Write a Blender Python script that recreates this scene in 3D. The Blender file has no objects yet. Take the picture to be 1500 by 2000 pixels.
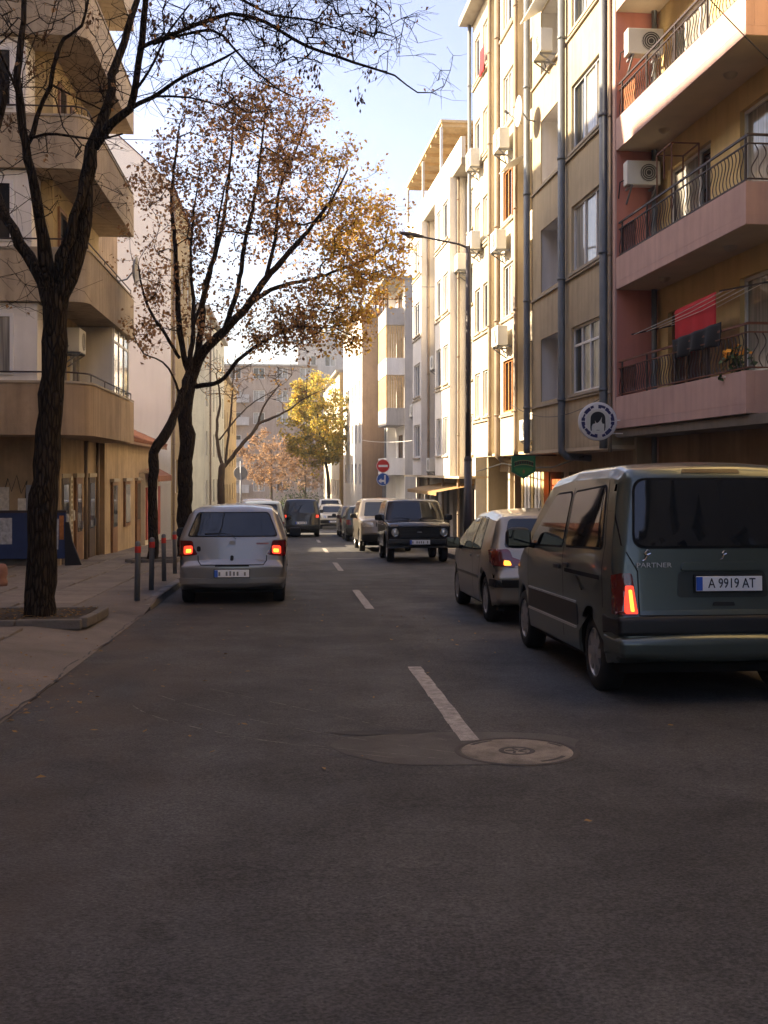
import bpy, bmesh, math, random
import numpy as np
from mathutils import Vector, Matrix
from mathutils.bvhtree import BVHTree

random.seed(7)
rng = np.random.default_rng(7)
sc = bpy.context.scene
col = sc.collection

# ------------------------------------------------------------------ camera, sky, sun, exposure
FPX, VPX, HZY, CAMH, SLOPE = 2150.0, 567.0, 920.0, 1.52, 0.030   # calibration of the photograph (1500x2000)
YAW = math.atan((750 - VPX) / FPX)
cam_d = bpy.data.cameras.new('camera')
cam_d.sensor_fit = 'VERTICAL'; cam_d.sensor_height = 36; cam_d.sensor_width = 27
cam_d.lens = FPX / 2000 * 36
cam_d.shift_y = (HZY - 1000) / 2000
cam_d.clip_end = 2000
cam = bpy.data.objects.new('camera', cam_d); col.objects.link(cam)
cam.location = (0, 0, CAMH); cam.rotation_euler = (math.pi / 2, 0, -YAW)
sc.camera = cam

SUN_AZ, SUN_EL = math.radians(77), math.radians(33)      # azimuth counted from +Y (down the street) to the left
w = bpy.data.worlds.new('World'); sc.world = w; w.use_nodes = True
wn = w.node_tree; bg = wn.nodes['Background']
sky = wn.nodes.new('ShaderNodeTexSky'); sky.sky_type = 'NISHITA'; sky.sun_disc = False
sky.sun_elevation = SUN_EL; sky.sun_rotation = 2 * math.pi - SUN_AZ
sky.air_density = 1.0; sky.dust_density = 2.0; sky.ozone_density = 2.0
hs = wn.nodes.new('ShaderNodeHueSaturation'); hs.inputs['Saturation'].default_value = 1.0; hs.inputs['Hue'].default_value = .518; hs.inputs['Value'].default_value = .76
wn.links.new(sky.outputs[0], hs.inputs['Color']); wn.links.new(hs.outputs[0], bg.inputs[0]); bg.inputs[1].default_value = 0.125
sun_d = bpy.data.lights.new('sun', 'SUN'); sun_d.energy = 4.8; sun_d.angle = math.radians(0.6); sun_d.color = (1, 0.87, 0.68)
sun = bpy.data.objects.new('sun', sun_d); col.objects.link(sun)
sdir = Vector((-math.sin(SUN_AZ) * math.cos(SUN_EL), math.cos(SUN_AZ) * math.cos(SUN_EL), math.sin(SUN_EL)))
sun.rotation_euler = sdir.to_track_quat('Z', 'Y').to_euler(); sun.location = (-20, 10, 30)
vs = sc.view_settings
vs.view_transform = 'Standard'; vs.look = 'None'; vs.gamma = 1; vs.use_curve_mapping = False
vs.exposure = 2.08
try:
    vs.use_white_balance = True; vs.white_balance_temperature = 7350; vs.white_balance_tint = 11
except Exception:
    pass
cy = sc.cycles
cy.max_bounces = 4; cy.diffuse_bounces = 4; cy.glossy_bounces = 2; cy.transmission_bounces = 2; cy.use_adaptive_sampling = True; cy.adaptive_threshold = .02; cy.transparent_max_bounces = 6
cy.use_denoising = True; cy.sample_clamp_indirect = 6; cy.caustics_reflective = False; cy.caustics_refractive = False

# ------------------------------------------------------------------ helpers
_f = Vector((math.sin(YAW), math.cos(YAW), 0)); _r = Vector((math.cos(YAW), -math.sin(YAW), 0))
def at(px, py, Y):
    d = _f + _r * ((px - 750) / FPX) + Vector((0, 0, (HZY - py) / FPX))
    return Vector((0, 0, CAMH)) + d * (Y / d.y)
def gz(Y): return -SLOPE * Y
TILT = -math.atan(SLOPE)

def srgb(h):
    h = h.lstrip('#'); o = []
    for i in (0, 2, 4):
        c = int(h[i:i + 2], 16) / 255
        o.append(c / 12.92 if c <= .04045 else ((c + .055) / 1.055) ** 2.4)
    return tuple(o)

MATS = {}
def M(name, c, rough=.85, var=.12, scale=2.5, bump=0., bscale=40., metal=0., spec=.4, streak=0., coat=0., emit=0., rnd=0., trans=0., speck=0.):
    """Procedural material: colour varied by noise, optional vertical weather streaks, fine bump."""
    if name in MATS: return MATS[name]
    m = bpy.data.materials.new(name); m.use_nodes = True; MATS[name] = m
    nt = m.node_tree; N = nt.nodes; L = nt.links
    b = N['Principled BSDF']; out = N['Material Output']
    tc = N.new('ShaderNodeTexCoord')
    n1 = N.new('ShaderNodeTexNoise'); n1.inputs['Scale'].default_value = scale; n1.inputs['Detail'].default_value = 6; n1.inputs['Roughness'].default_value = .62
    L.new(tc.outputs['Object'], n1.inputs['Vector'])
    mr = N.new('ShaderNodeMapRange'); mr.inputs[1].default_value = .3; mr.inputs[2].default_value = .7
    mr.inputs[3].default_value = 1 - var; mr.inputs[4].default_value = 1 + var
    L.new(n1.outputs['Fac'], mr.inputs[0])
    val = mr.outputs[0]
    def mul(a, bb):
        q = N.new('ShaderNodeMath'); q.operation = 'MULTIPLY'; L.new(a, q.inputs[0]); L.new(bb, q.inputs[1]); return q.outputs[0]
    if streak:
        mp = N.new('ShaderNodeMapping'); mp.inputs['Scale'].default_value = (3.2, 3.2, .22); L.new(tc.outputs['Object'], mp.inputs[0])
        n2 = N.new('ShaderNodeTexNoise'); n2.inputs['Scale'].default_value = 1.6; n2.inputs['Detail'].default_value = 5; L.new(mp.outputs[0], n2.inputs['Vector'])
        m2 = N.new('ShaderNodeMapRange'); m2.inputs[1].default_value = .42; m2.inputs[2].default_value = .72; m2.inputs[3].default_value = 1; m2.inputs[4].default_value = 1 - streak
        L.new(n2.outputs['Fac'], m2.inputs[0]); val = mul(val, m2.outputs[0])
    if streak:
        n6 = N.new('ShaderNodeTexNoise'); n6.inputs['Scale'].default_value = .55; n6.inputs['Detail'].default_value = 8; n6.inputs['Roughness'].default_value = .7; L.new(tc.outputs['Object'], n6.inputs['Vector'])
        m6 = N.new('ShaderNodeMapRange'); m6.inputs[1].default_value = .50; m6.inputs[2].default_value = .58; m6.inputs[3].default_value = 1; m6.inputs[4].default_value = 1 - streak * .45
        L.new(n6.outputs['Fac'], m6.inputs[0]); val = mul(val, m6.outputs[0])
    if speck:
        n4 = N.new('ShaderNodeTexNoise'); n4.inputs['Scale'].default_value = 170; n4.inputs['Detail'].default_value = 2; L.new(tc.outputs['Object'], n4.inputs['Vector'])
        m4 = N.new('ShaderNodeMapRange'); m4.inputs[1].default_value = .35; m4.inputs[2].default_value = .65; m4.inputs[3].default_value = 1 - speck; m4.inputs[4].default_value = 1 + speck
        L.new(n4.outputs['Fac'], m4.inputs[0]); val = mul(val, m4.outputs[0])
    if rnd:
        oi = N.new('ShaderNodeObjectInfo'); m3 = N.new('ShaderNodeMapRange'); m3.inputs[3].default_value = 1 - rnd; m3.inputs[4].default_value = 1 + rnd
        L.new(oi.outputs['Random'], m3.inputs[0]); val = mul(val, m3.outputs[0])
    vm = N.new('ShaderNodeVectorMath'); vm.operation = 'SCALE'; vm.inputs[0].default_value = c[:3]; L.new(val, vm.inputs['Scale'])
    L.new(vm.outputs[0], b.inputs['Base Color'])
    b.inputs['Roughness'].default_value = rough; b.inputs['Metallic'].default_value = metal; b.inputs['Specular IOR Level'].default_value = spec
    if coat: b.inputs['Coat Weight'].default_value = coat; b.inputs['Coat Roughness'].default_value = .06
    if emit: b.inputs['Emission Color'].default_value = (*c[:3], 1); b.inputs['Emission Strength'].default_value = emit
    if bump:
        n3 = N.new('ShaderNodeTexNoise'); n3.inputs['Scale'].default_value = bscale; n3.inputs['Detail'].default_value = 4; L.new(tc.outputs['Object'], n3.inputs['Vector'])
        bp = N.new('ShaderNodeBump'); bp.inputs['Strength'].default_value = bump; bp.inputs['Distance'].default_value = .02
        L.new(n3.outputs['Fac'], bp.inputs['Height']); L.new(bp.outputs[0], b.inputs['Normal'])
    if trans:
        tr = N.new('ShaderNodeBsdfTranslucent'); L.new(vm.outputs[0], tr.inputs[0])
        mx = N.new('ShaderNodeMixShader'); mx.inputs[0].default_value = trans
        L.new(b.outputs[0], mx.inputs[1]); L.new(tr.outputs[0], mx.inputs[2]); L.new(mx.outputs[0], out.inputs[0])
    return m

def link(name, me, mat, parent=None, smooth=False):
    if mat is not None and not me.materials: me.materials.append(mat)
    if smooth: me.polygons.foreach_set('use_smooth', [True] * len(me.polygons))
    o = bpy.data.objects.new(name, me); col.objects.link(o)
    if parent is not None: o.parent = parent
    return o

class MB:
    """collects simple shapes into one mesh"""
    def __init__(s): s.v = []; s.f = []
    def add(s, vs_, fs):
        n = len(s.v); s.v += [tuple(p) for p in vs_]; s.f += [tuple(i + n for i in f) for f in fs]; return s
    def box(s, x0, x1, y0, y1, z0, z1):
        return s.add([(x0, y0, z0), (x1, y0, z0), (x1, y1, z0), (x0, y1, z0), (x0, y0, z1), (x1, y0, z1), (x1, y1, z1), (x0, y1, z1)],
                     [(0, 3, 2, 1), (4, 5, 6, 7), (0, 1, 5, 4), (1, 2, 6, 5), (2, 3, 7, 6), (3, 0, 4, 7)])
    def quad(s, a, b, c, d): return s.add([a, b, c, d], [(0, 1, 2, 3)])
    def bar(s, p0, p1, wx, wz):
        p0 = Vector(p0); p1 = Vector(p1); d = (p1 - p0).normalized()
        up = Vector((0, 0, 1)) if abs(d.z) < .95 else Vector((0, 1, 0))
        a = d.cross(up).normalized() * wx / 2; b = a.normalized().cross(d) * wz / 2
        vs_ = [p + i * a + j * b for p in (p0, p1) for i, j in ((-1, -1), (1, -1), (1, 1), (-1, 1))]
        return s.add(vs_, [(0, 3, 2, 1), (4, 5, 6, 7), (0, 1, 5, 4), (1, 2, 6, 5), (2, 3, 7, 6), (3, 0, 4, 7)])
    def tube(s, pts, rads, n=8, cap=True):
        pts = [Vector(p) for p in pts]; m = len(pts)
        if not hasattr(rads, '__len__'): rads = [rads] * m
        ref = None; vs_ = []
        for i, p in enumerate(pts):
            d = (pts[min(i + 1, m - 1)] - pts[max(i - 1, 0)]).normalized()
            if ref is None:
                ref = d.orthogonal().normalized()
            ref = (ref - d * ref.dot(d))
            ref = ref.normalized() if ref.length > 1e-6 else d.orthogonal().normalized()
            b = d.cross(ref)
            for k in range(n):
                a = 2 * math.pi * k / n
                vs_.append(p + (ref * math.cos(a) + b * math.sin(a)) * rads[i])
        fs = [(i * n + k, i * n + (k + 1) % n, (i + 1) * n + (k + 1) % n, (i + 1) * n + k) for i in range(m - 1) for k in range(n)]
        if cap: fs += [tuple(range(n - 1, -1, -1)), tuple((m - 1) * n + k for k in range(n))]
        return s.add(vs_, fs)
    def cyl(s, p0, p1, r0, r1=None, n=12): return s.tube([p0, p1], [r0, r0 if r1 is None else r1], n)
    def lathe(s, prof, n=24, axis='z', o=(0, 0, 0)):
        vs_ = []
        for r, h in prof:
            for k in range(n):
                a = 2 * math.pi * k / n; c, q = r * math.cos(a), r * math.sin(a)
                p = {'z': (c, q, h), 'x': (h, c, q), 'y': (q, h, c)}[axis]
                vs_.append((p[0] + o[0], p[1] + o[1], p[2] + o[2]))
        m = len(prof)
        fs = [(i * n + k, i * n + (k + 1) % n, (i + 1) * n + (k + 1) % n, (i + 1) * n + k) for i in range(m - 1) for k in range(n)]
        return s.add(vs_, fs)
    def prism(s, poly, axis, a0, a1):
        """poly of 2D points extruded along axis: 'x' -> (y,z), 'y' -> (x,z), 'z' -> (x,y)"""
        n = len(poly)
        def p3(p, a): return {'x': (a, p[0], p[1]), 'y': (p[0], a, p[1]), 'z': (p[0], p[1], a)}[axis]
        vs_ = [p3(p, a0) for p in poly] + [p3(p, a1) for p in poly]
        fs = [tuple(range(n - 1, -1, -1)), tuple(range(n, 2 * n))] + [(i, (i + 1) % n, n + (i + 1) % n, n + i) for i in range(n)]
        return s.add(vs_, fs)
    def mesh(s, name):
        me = bpy.data.meshes.new(name); me.from_pydata(s.v, [], s.f); me.update(); return me
    def build(s, name, mat, parent=None, smooth=False, fix=True):
        me = s.mesh(name)
        if fix and len(s.f) < 60000:
            bm = bmesh.new(); bm.from_mesh(me); bmesh.ops.recalc_face_normals(bm, faces=bm.faces); bm.to_mesh(me); bm.free()
        return link(name, me, mat, parent, smooth)

def bevelled(name, mb, mat, parent=None, w=.01, seg=2):
    me = mb.mesh(name); bm = bmesh.new(); bm.from_mesh(me)
    bmesh.ops.recalc_face_normals(bm, faces=bm.faces)
    es = [e for e in bm.edges if len(e.link_faces) == 2 and e.calc_face_angle(0) > .5]
    bmesh.ops.bevel(bm, geom=es, offset=w, segments=seg, affect='EDGES', profile=.5, clamp_overlap=True)
    bm.to_mesh(me); bm.free()
    return link(name, me, mat, parent)

def thing(name, label, cat, loc=(0, 0, 0), rot=(0, 0, 0), group=None):
    o = bpy.data.objects.new(name, None); col.objects.link(o); o.empty_display_size = .2
    o.location = loc; o.rotation_euler = rot; o['label'] = label; o['category'] = cat
    if group: o['group'] = group
    return o
def tag(o, label, cat, group=None):
    o['label'] = label; o['category'] = cat
    if group: o['group'] = group
    return o
def struct(o, label=None):
    o['kind'] = 'structure'
    if label: o['label'] = label
    return o
def place(name, me, parent, loc=(0, 0, 0), rot=(0, 0, 0), scale=(1, 1, 1)):
    o = bpy.data.objects.new(name, me); col.objects.link(o); o.parent = parent
    o.location = loc; o.rotation_euler = rot; o.scale = scale; return o

def text_mesh(txt, size, depth=.002, name='lettering'):
    cu = bpy.data.curves.new(name, 'FONT'); cu.body = txt; cu.size = size; cu.align_x = 'CENTER'; cu.align_y = 'CENTER'; cu.extrude = depth
    cu.resolution_u = 3
    o = bpy.data.objects.new(name, cu); col.objects.link(o)
    dg = bpy.context.evaluated_depsgraph_get(); dg.update()
    me = bpy.data.meshes.new_from_object(o.evaluated_get(dg)); bpy.data.objects.remove(o); bpy.data.curves.remove(cu)
    me.materials.clear()
    return me

# ------------------------------------------------------------------ materials
plaster_beige = M('plaster_beige', (.48, .39, .26), .9, .08, 1.2, .25, 60, streak=.22)
plaster_brown = M('plaster_brown', (.42, .305, .20), .92, .10, 1.3, .35, 50, streak=.30)
plaster_cream = M('plaster_cream', (.68, .60, .46), .9, .07, 1.0, .2, 60, streak=.18)
plaster_white = M('plaster_white', (.80, .77, .73), .9, .05, 1.0, .15, 60, streak=.12)
plaster_grey = M('plaster_grey', (.46, .43, .40), .9, .08, 1.0, .2, 60, streak=.22)
plaster_pink = M('plaster_pink', (.57, .375, .33), .88, .07, 1.5, .2, 70, streak=.16)
plaster_salmon = M('plaster_salmon', (.62, .25, .195), .88, .07, 1.5, .2, 70, streak=.12)
plaster_yellow = M('plaster_yellow', (.64, .48, .235), .88, .07, 1.5, .2, 70, streak=.14)
plaster_tan = M('plaster_tan', (.45, .365, .262), .9, .10, 1.6, .3, 50, streak=.25)
plaster_ochre = M('plaster_ochre', (.44, .33, .17), .9, .10, 1.4, .3, 50, streak=.25)
concrete_dark = M('concrete_dark', (.20, .17, .14), .92, .16, 1.8, .3, 40, streak=.25)
concrete = M('concrete', (.34, .31, .27), .92, .14, 2.2, .3, 45, streak=.15)
soffit_m = M('soffit_plaster', (.60, .50, .36), .92, .10, 1.5)
white_paint = M('white_paint', (.76, .75, .72), .5, .05, 3)
pvc = M('white_window_frame', (.74, .74, .73), .45, .04, 3)
wood_brown = M('wood_brown', (.20, .10, .045), .6, .25, 5)
wood_orange = M('wood_orange', (.52, .22, .07), .55, .2, 5)
wood_dark = M('wood_dark', (.055, .032, .02), .6, .25, 5)
pipe_m = M('pipe_zinc', (.17, .185, .20), .55, .15, 2, metal=.25, streak=.2)
pipe_brown = M('pipe_brown', (.27, .20, .14), .6, .15, 2, streak=.2)
iron = M('wrought_iron', (.045, .03, .028), .55, .2, 8)
iron_red = M('rusty_iron', (.16, .06, .035), .7, .3, 8)
steel = M('grey_steel', (.24, .25, .27), .5, .12, 3, metal=.3)
ac_white = M('appliance_white', (.66, .66, .63), .5, .06, 3)
black_plastic = M('black_plastic', (.014, .014, .014), .5, .15, 6)
dark_void = M('dark_interior', (.012, .010, .009), .9, .2, 2)
rubber = M('rubber', (.016, .015, .015), .8, .2, 10, .2, 60)
roof_tile = M('roof_tile', (.25, .10, .055), .85, .2, 4, rnd=.15)
bark = M('bark', (.036, .025, .018), .97, .4, 6, 1.0, 22, streak=.55, spec=.15)
def bark_mat(name, c, sc_):
    m = bpy.data.materials.new(name); m.use_nodes = True; N = m.node_tree.nodes; L = m.node_tree.links; b = N['Principled BSDF']
    tc = N.new('ShaderNodeTexCoord'); mp = N.new('ShaderNodeMapping'); mp.inputs['Scale'].default_value = (sc_, sc_, sc_ * .16); L.new(tc.outputs['Object'], mp.inputs[0])
    n0 = N.new('ShaderNodeTexNoise'); n0.inputs['Scale'].default_value = 3; n0.inputs['Detail'].default_value = 5; L.new(tc.outputs['Object'], n0.inputs['Vector'])
    ad = N.new('ShaderNodeVectorMath'); ad.operation = 'MULTIPLY_ADD'; ad.inputs[1].default_value = (.9, .9, .9); L.new(n0.outputs['Color'], ad.inputs[0]); L.new(mp.outputs[0], ad.inputs[2])
    v = N.new('ShaderNodeTexVoronoi'); v.feature = 'DISTANCE_TO_EDGE'; v.inputs['Scale'].default_value = 1.0; L.new(ad.outputs[0], v.inputs['Vector'])
    r = N.new('ShaderNodeMapRange'); r.inputs[1].default_value = .0; r.inputs[2].default_value = .22; r.inputs[3].default_value = .35; r.inputs[4].default_value = 1.5; L.new(v.outputs['Distance'], r.inputs[0])
    q = N.new('ShaderNodeVectorMath'); q.operation = 'SCALE'; q.inputs[0].default_value = c; L.new(r.outputs[0], q.inputs['Scale']); L.new(q.outputs[0], b.inputs['Base Color'])
    b.inputs['Roughness'].default_value = .97; b.inputs['Specular IOR Level'].default_value = .15
    bp = N.new('ShaderNodeBump'); bp.inputs['Strength'].default_value = 1; bp.inputs['Distance'].default_value = .03; L.new(r.outputs[0], bp.inputs['Height']); L.new(bp.outputs[0], b.inputs['Normal'])
    MATS[name] = m; return m
bark = bark_mat('bark_fissured', (.038, .027, .019), 26)
bark_far = M('bark_far', (.060, .042, .030), .95, .3, 5, .5, 20)
stone = M('planter_stone', (.15, .132, .115), .93, .18, 4, .5, 30)
soil = M('soil', (.05, .035, .02), .97, .4, 8, .6, 25)

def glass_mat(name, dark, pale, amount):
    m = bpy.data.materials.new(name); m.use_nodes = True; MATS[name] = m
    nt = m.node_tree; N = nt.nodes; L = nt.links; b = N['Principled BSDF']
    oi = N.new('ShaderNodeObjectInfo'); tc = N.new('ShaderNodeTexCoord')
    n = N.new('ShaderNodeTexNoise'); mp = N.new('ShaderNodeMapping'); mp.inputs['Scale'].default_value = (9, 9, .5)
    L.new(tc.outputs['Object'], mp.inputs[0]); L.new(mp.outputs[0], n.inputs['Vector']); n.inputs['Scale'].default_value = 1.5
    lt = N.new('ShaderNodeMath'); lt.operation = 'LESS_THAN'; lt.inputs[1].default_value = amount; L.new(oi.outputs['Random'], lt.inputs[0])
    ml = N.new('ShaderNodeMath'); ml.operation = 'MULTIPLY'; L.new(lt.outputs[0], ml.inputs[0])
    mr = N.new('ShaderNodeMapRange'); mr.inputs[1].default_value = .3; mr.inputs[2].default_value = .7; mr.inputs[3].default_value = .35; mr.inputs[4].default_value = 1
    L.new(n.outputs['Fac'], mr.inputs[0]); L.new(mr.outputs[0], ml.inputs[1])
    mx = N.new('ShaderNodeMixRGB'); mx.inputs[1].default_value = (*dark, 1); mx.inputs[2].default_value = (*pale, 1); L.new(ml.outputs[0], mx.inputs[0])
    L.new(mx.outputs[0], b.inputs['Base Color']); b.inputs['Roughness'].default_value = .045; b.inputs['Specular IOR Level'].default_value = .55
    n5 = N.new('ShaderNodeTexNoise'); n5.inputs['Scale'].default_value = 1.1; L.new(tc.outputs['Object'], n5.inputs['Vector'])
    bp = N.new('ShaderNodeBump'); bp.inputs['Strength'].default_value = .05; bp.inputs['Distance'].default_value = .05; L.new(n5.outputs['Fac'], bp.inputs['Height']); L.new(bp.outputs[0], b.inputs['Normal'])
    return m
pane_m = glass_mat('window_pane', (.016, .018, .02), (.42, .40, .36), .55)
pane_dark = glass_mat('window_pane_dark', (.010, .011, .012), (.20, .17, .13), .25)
# ------------------------------------------------------------------ ground, road, pavements
def asphalt_mat():
    m = bpy.data.materials.new('asphalt'); m.use_nodes = True
    N = m.node_tree.nodes; L = m.node_tree.links; b = N['Principled BSDF']
    tc = N.new('ShaderNodeTexCoord')
    def noise(scale, detail=6, sc3=(1, 1, 1), dist=0):
        mp = N.new('ShaderNodeMapping'); mp.inputs['Scale'].default_value = sc3; L.new(tc.outputs['Object'], mp.inputs[0])
        n = N.new('ShaderNodeTexNoise'); n.inputs['Scale'].default_value = scale; n.inputs['Detail'].default_value = detail; n.inputs['Distortion'].default_value = dist
        L.new(mp.outputs[0], n.inputs['Vector']); return n.outputs['Fac']
    def rng_(v, a, b_, c, d):
        r = N.new('ShaderNodeMapRange'); r.inputs[1].default_value = a; r.inputs[2].default_value = b_; r.inputs[3].default_value = c; r.inputs[4].default_value = d; L.new(v, r.inputs[0]); return r.outputs[0]
    def mul(a, c):
        q = N.new('ShaderNodeMath'); q.operation = 'MULTIPLY'; L.new(a, q.inputs[0]); L.new(c, q.inputs[1]); return q.outputs[0]
    v = mul(rng_(noise(.35, 6), .3, .7, .68, 1.34), rng_(noise(2.2, 8), .3, .7, .80, 1.2))
    v = mul(v, rng_(noise(240, 2), .3, .7, .72, 1.30)); v = mul(v, rng_(noise(62, 3), .35, .65, .62, 1.42)); v = mul(v, rng_(noise(17, 4), .35, .65, .88, 1.12))
    vs2 = N.new('ShaderNodeTexVoronoi'); vs2.inputs['Scale'].default_value = 46; L.new(tc.outputs['Object'], vs2.inputs['Vector']); v = mul(v, rng_(vs2.outputs['Distance'], .05, .22, 1.5, 1.0))
    v = mul(v, rng_(noise(.9, 3, (1.6, .09, 1)), .35, .65, .86, 1.10))       # wheel tracks along the street
    v = mul(v, rng_(noise(1.4, 6, (1, .6, 1), 1.5), .62, .74, 1, .72))       # oil and patch stains
    # cracks
    vo = N.new('ShaderNodeTexVoronoi'); vo.feature = 'DISTANCE_TO_EDGE'; vo.inputs['Scale'].default_value = .30
    wob = N.new('ShaderNodeTexNoise'); wob.inputs['Scale'].default_value = 2.5; wob.inputs['Detail'].default_value = 6; L.new(tc.outputs['Object'], wob.inputs['Vector'])
    vm = N.new('ShaderNodeVectorMath'); vm.operation = 'MULTIPLY_ADD'; vm.inputs[1].default_value = (.5, .5, .5); L.new(wob.outputs['Color'], vm.inputs[0]); L.new(tc.outputs['Object'], vm.inputs[2])
    L.new(vm.outputs[0], vo.inputs['Vector'])
    cr = rng_(vo.outputs['Distance'], .0, .012, .72, 1.0)
    msk = rng_(noise(.5, 2), .52, .60, 0, 1)
    crm = N.new('ShaderNodeMix'); crm.data_type = 'FLOAT'; crm.inputs[2].default_value = 1; L.new(msk, crm.inputs[0]); L.new(cr, crm.inputs[3])
    v = mul(v, crm.outputs[0])
    sca = N.new('ShaderNodeVectorMath'); sca.operation = 'SCALE'; sca.inputs[0].default_value = (.061, .0575, .0535); L.new(v, sca.inputs['Scale'])
    # brown grit gathered along the left gutter
    sx = N.new('ShaderNodeSeparateXYZ'); L.new(tc.outputs['Object'], sx.inputs[0])
    gx_ = rng_(sx.outputs['X'], -.35, -1.9, 0, 1); gr = mul(gx_, rng_(noise(1.7, 6, (1, .5, 1)), .38, .62, 0, .9))
    gm = N.new('ShaderNodeMixRGB'); gm.inputs[2].default_value = (.092, .069, .050, 1); L.new(gr, gm.inputs[0]); L.new(sca.outputs[0], gm.inputs[1])
    L.new(gm.outputs[0], b.inputs['Base Color']); L.new(rng_(noise(1.5, 5), .3, .7, .72, .92), b.inputs['Roughness']); b.inputs['Specular IOR Level'].default_value = .35
    bp = N.new('ShaderNodeBump'); bp.inputs['Strength'].default_value = .7; bp.inputs['Distance'].default_value = .012
    L.new(noise(75, 4), bp.inputs['Height']); L.new(bp.outputs[0], b.inputs['Normal'])
    return m
asphalt = asphalt_mat()
ground_m = M('ground_asphalt', (.075, .066, .058), .92, .2, .8, .3, 60)
pave_m = M('pavement_concrete', (.175, .148, .122), .93, .34, .9, .6, 60, speck=.22)
slab_m = M('paving_slab', (.20, .168, .138), .93, .22, 2.6, .5, 50, rnd=.16, speck=.15)
kerb_m = M('kerb_stone', (.20, .18, .16), .92, .18, 3, .4, 50, rnd=.10, speck=.1)
mark_m = M('road_paint', (.33, .30, .27), .85, .40, 14, .4, 80, speck=.30)

KL, KR = -2.0, 4.45            # kerb lines
me = MB().quad((-400, -60, gz(-60) - .05), (400, -60, gz(-60) - .05), (400, 160, gz(160) - .05), (-400, 160, gz(160) - .05))
me.quad((-400, 160, gz(160) - .05), (400, 160, gz(160) - .05), (900, 1500, gz(160) - .06), (-900, 1500, gz(160) - .06))
struct(me.build('ground', ground_m))
rd = MB()
ys = [-40, -20] + list(range(-10, 150, 5))
for a, b_ in zip(ys[:-1], ys[1:]):
    rd.quad((KL - .02, a, gz(a)), (KR + .02, a, gz(a)), (KR + .02, b_, gz(b_)), (KL - .02, b_, gz(b_)))
road = struct(rd.build('road', asphalt))
# side street crossing beyond the parked cars
cr_ = MB().quad((-60, 54.2, gz(54.2) - .006), (60, 54.2, gz(54.2) - .006), (60, 60.5, gz(60.5) - .006), (-60, 60.5, gz(60.5) - .006))
struct(cr_.build('side_street', asphalt))

def hL(X, Y):                  # height of the left pavement above the road plane
    drop = 1 - min(max((Y - 15.2) / 1.6, 0), 1)
    full = .125
    t = min(max((KL - .02 - X) / .95, 0), 1)
    low = .012 + (full - .012) * t
    return full * (1 - drop) + low * drop
def sheet(name, xs, ys, hf, mat):
    mb = MB(); nx = len(xs)
    v = [(x, y, gz(y) + hf(x, y)) for y in ys for x in xs]
    f = [(j * nx + i, j * nx + i + 1, (j + 1) * nx + i + 1, (j + 1) * nx + i) for j in range(len(ys) - 1) for i in range(nx - 1)]
    # outer skirt on the kerb side
    return mb.add(v, f)
yl = [-30, 0, 4, 8, 11, 14, 15.2, 15.6, 16, 16.4, 16.8, 18, 22, 30, 40, 54]
lp = sheet('pavement', [-30, -12, -8, -5.5, -4, -3.3, -2.97, -2.5, -2.15, -2.0], yl, lambda x, y: hL(x, y) - .006, pave_m)
struct(lp.build('pavement_left', pave_m)); pave_left = bpy.data.objects['pavement_left']
lp2 = sheet('pavement', [-30, -12, -8, -5, -3.3, -2.15], [61, 75, 100, 130], lambda x, y: .12, pave_m)
lp2.add([(-2.15, 61, gz(61) + .12), (-30, 61, gz(61) + .12), (-30, 61, gz(61) - .05), (-2.15, 61, gz(61) - .05)], [(0, 1, 2, 3)])
struct(lp2.build('pavement_left_far', pave_m))
rp = MB()
for a, b_ in ((-20, 54), (61, 130)):
    yy = np.linspace(a, b_, 12)
    for p, q in zip(yy[:-1], yy[1:]):
        rp.quad((KR + .15, p, gz(p) + .119), (14, p, gz(p) + .119), (14, q, gz(q) + .119), (KR + .15, q, gz(q) + .119))
struct(rp.build('pavement_right', pave_m)); pave_right = bpy.data.objects['pavement_right']

# kerb stones, one by one
kb = MB(); kb.box(-.075, .075, 0, .97, -.2, .125); kme = kb.mesh('kerb_stone')
bm = bmesh.new(); bm.from_mesh(kme); bmesh.ops.recalc_face_normals(bm, faces=bm.faces)
bmesh.ops.bevel(bm, geom=[e for e in bm.edges if e.verts[0].co.z > 0 and e.verts[1].co.z > 0], offset=.02, segments=2, affect='EDGES'); bm.to_mesh(kme); bm.free()
kme.materials.append(kerb_m)
for i in range(37):
    Y = 17.0 + i; place('kerb_stone', kme, pave_left, (KL - .075 + random.uniform(-.008, .008), Y, gz(Y) + random.uniform(-.006, .004)), (TILT, 0, random.uniform(-.006, .006)))
place('kerb_stone', kme, pave_left, (KL - .075, 16.0, gz(16.0) - .055), (TILT + .045, 0, 0))
for i in range(44):
    Y = 9.0 + i; place('kerb_stone', kme, pave_right, (KR + .075, Y, gz(Y)), (TILT, 0, 0))
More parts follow.
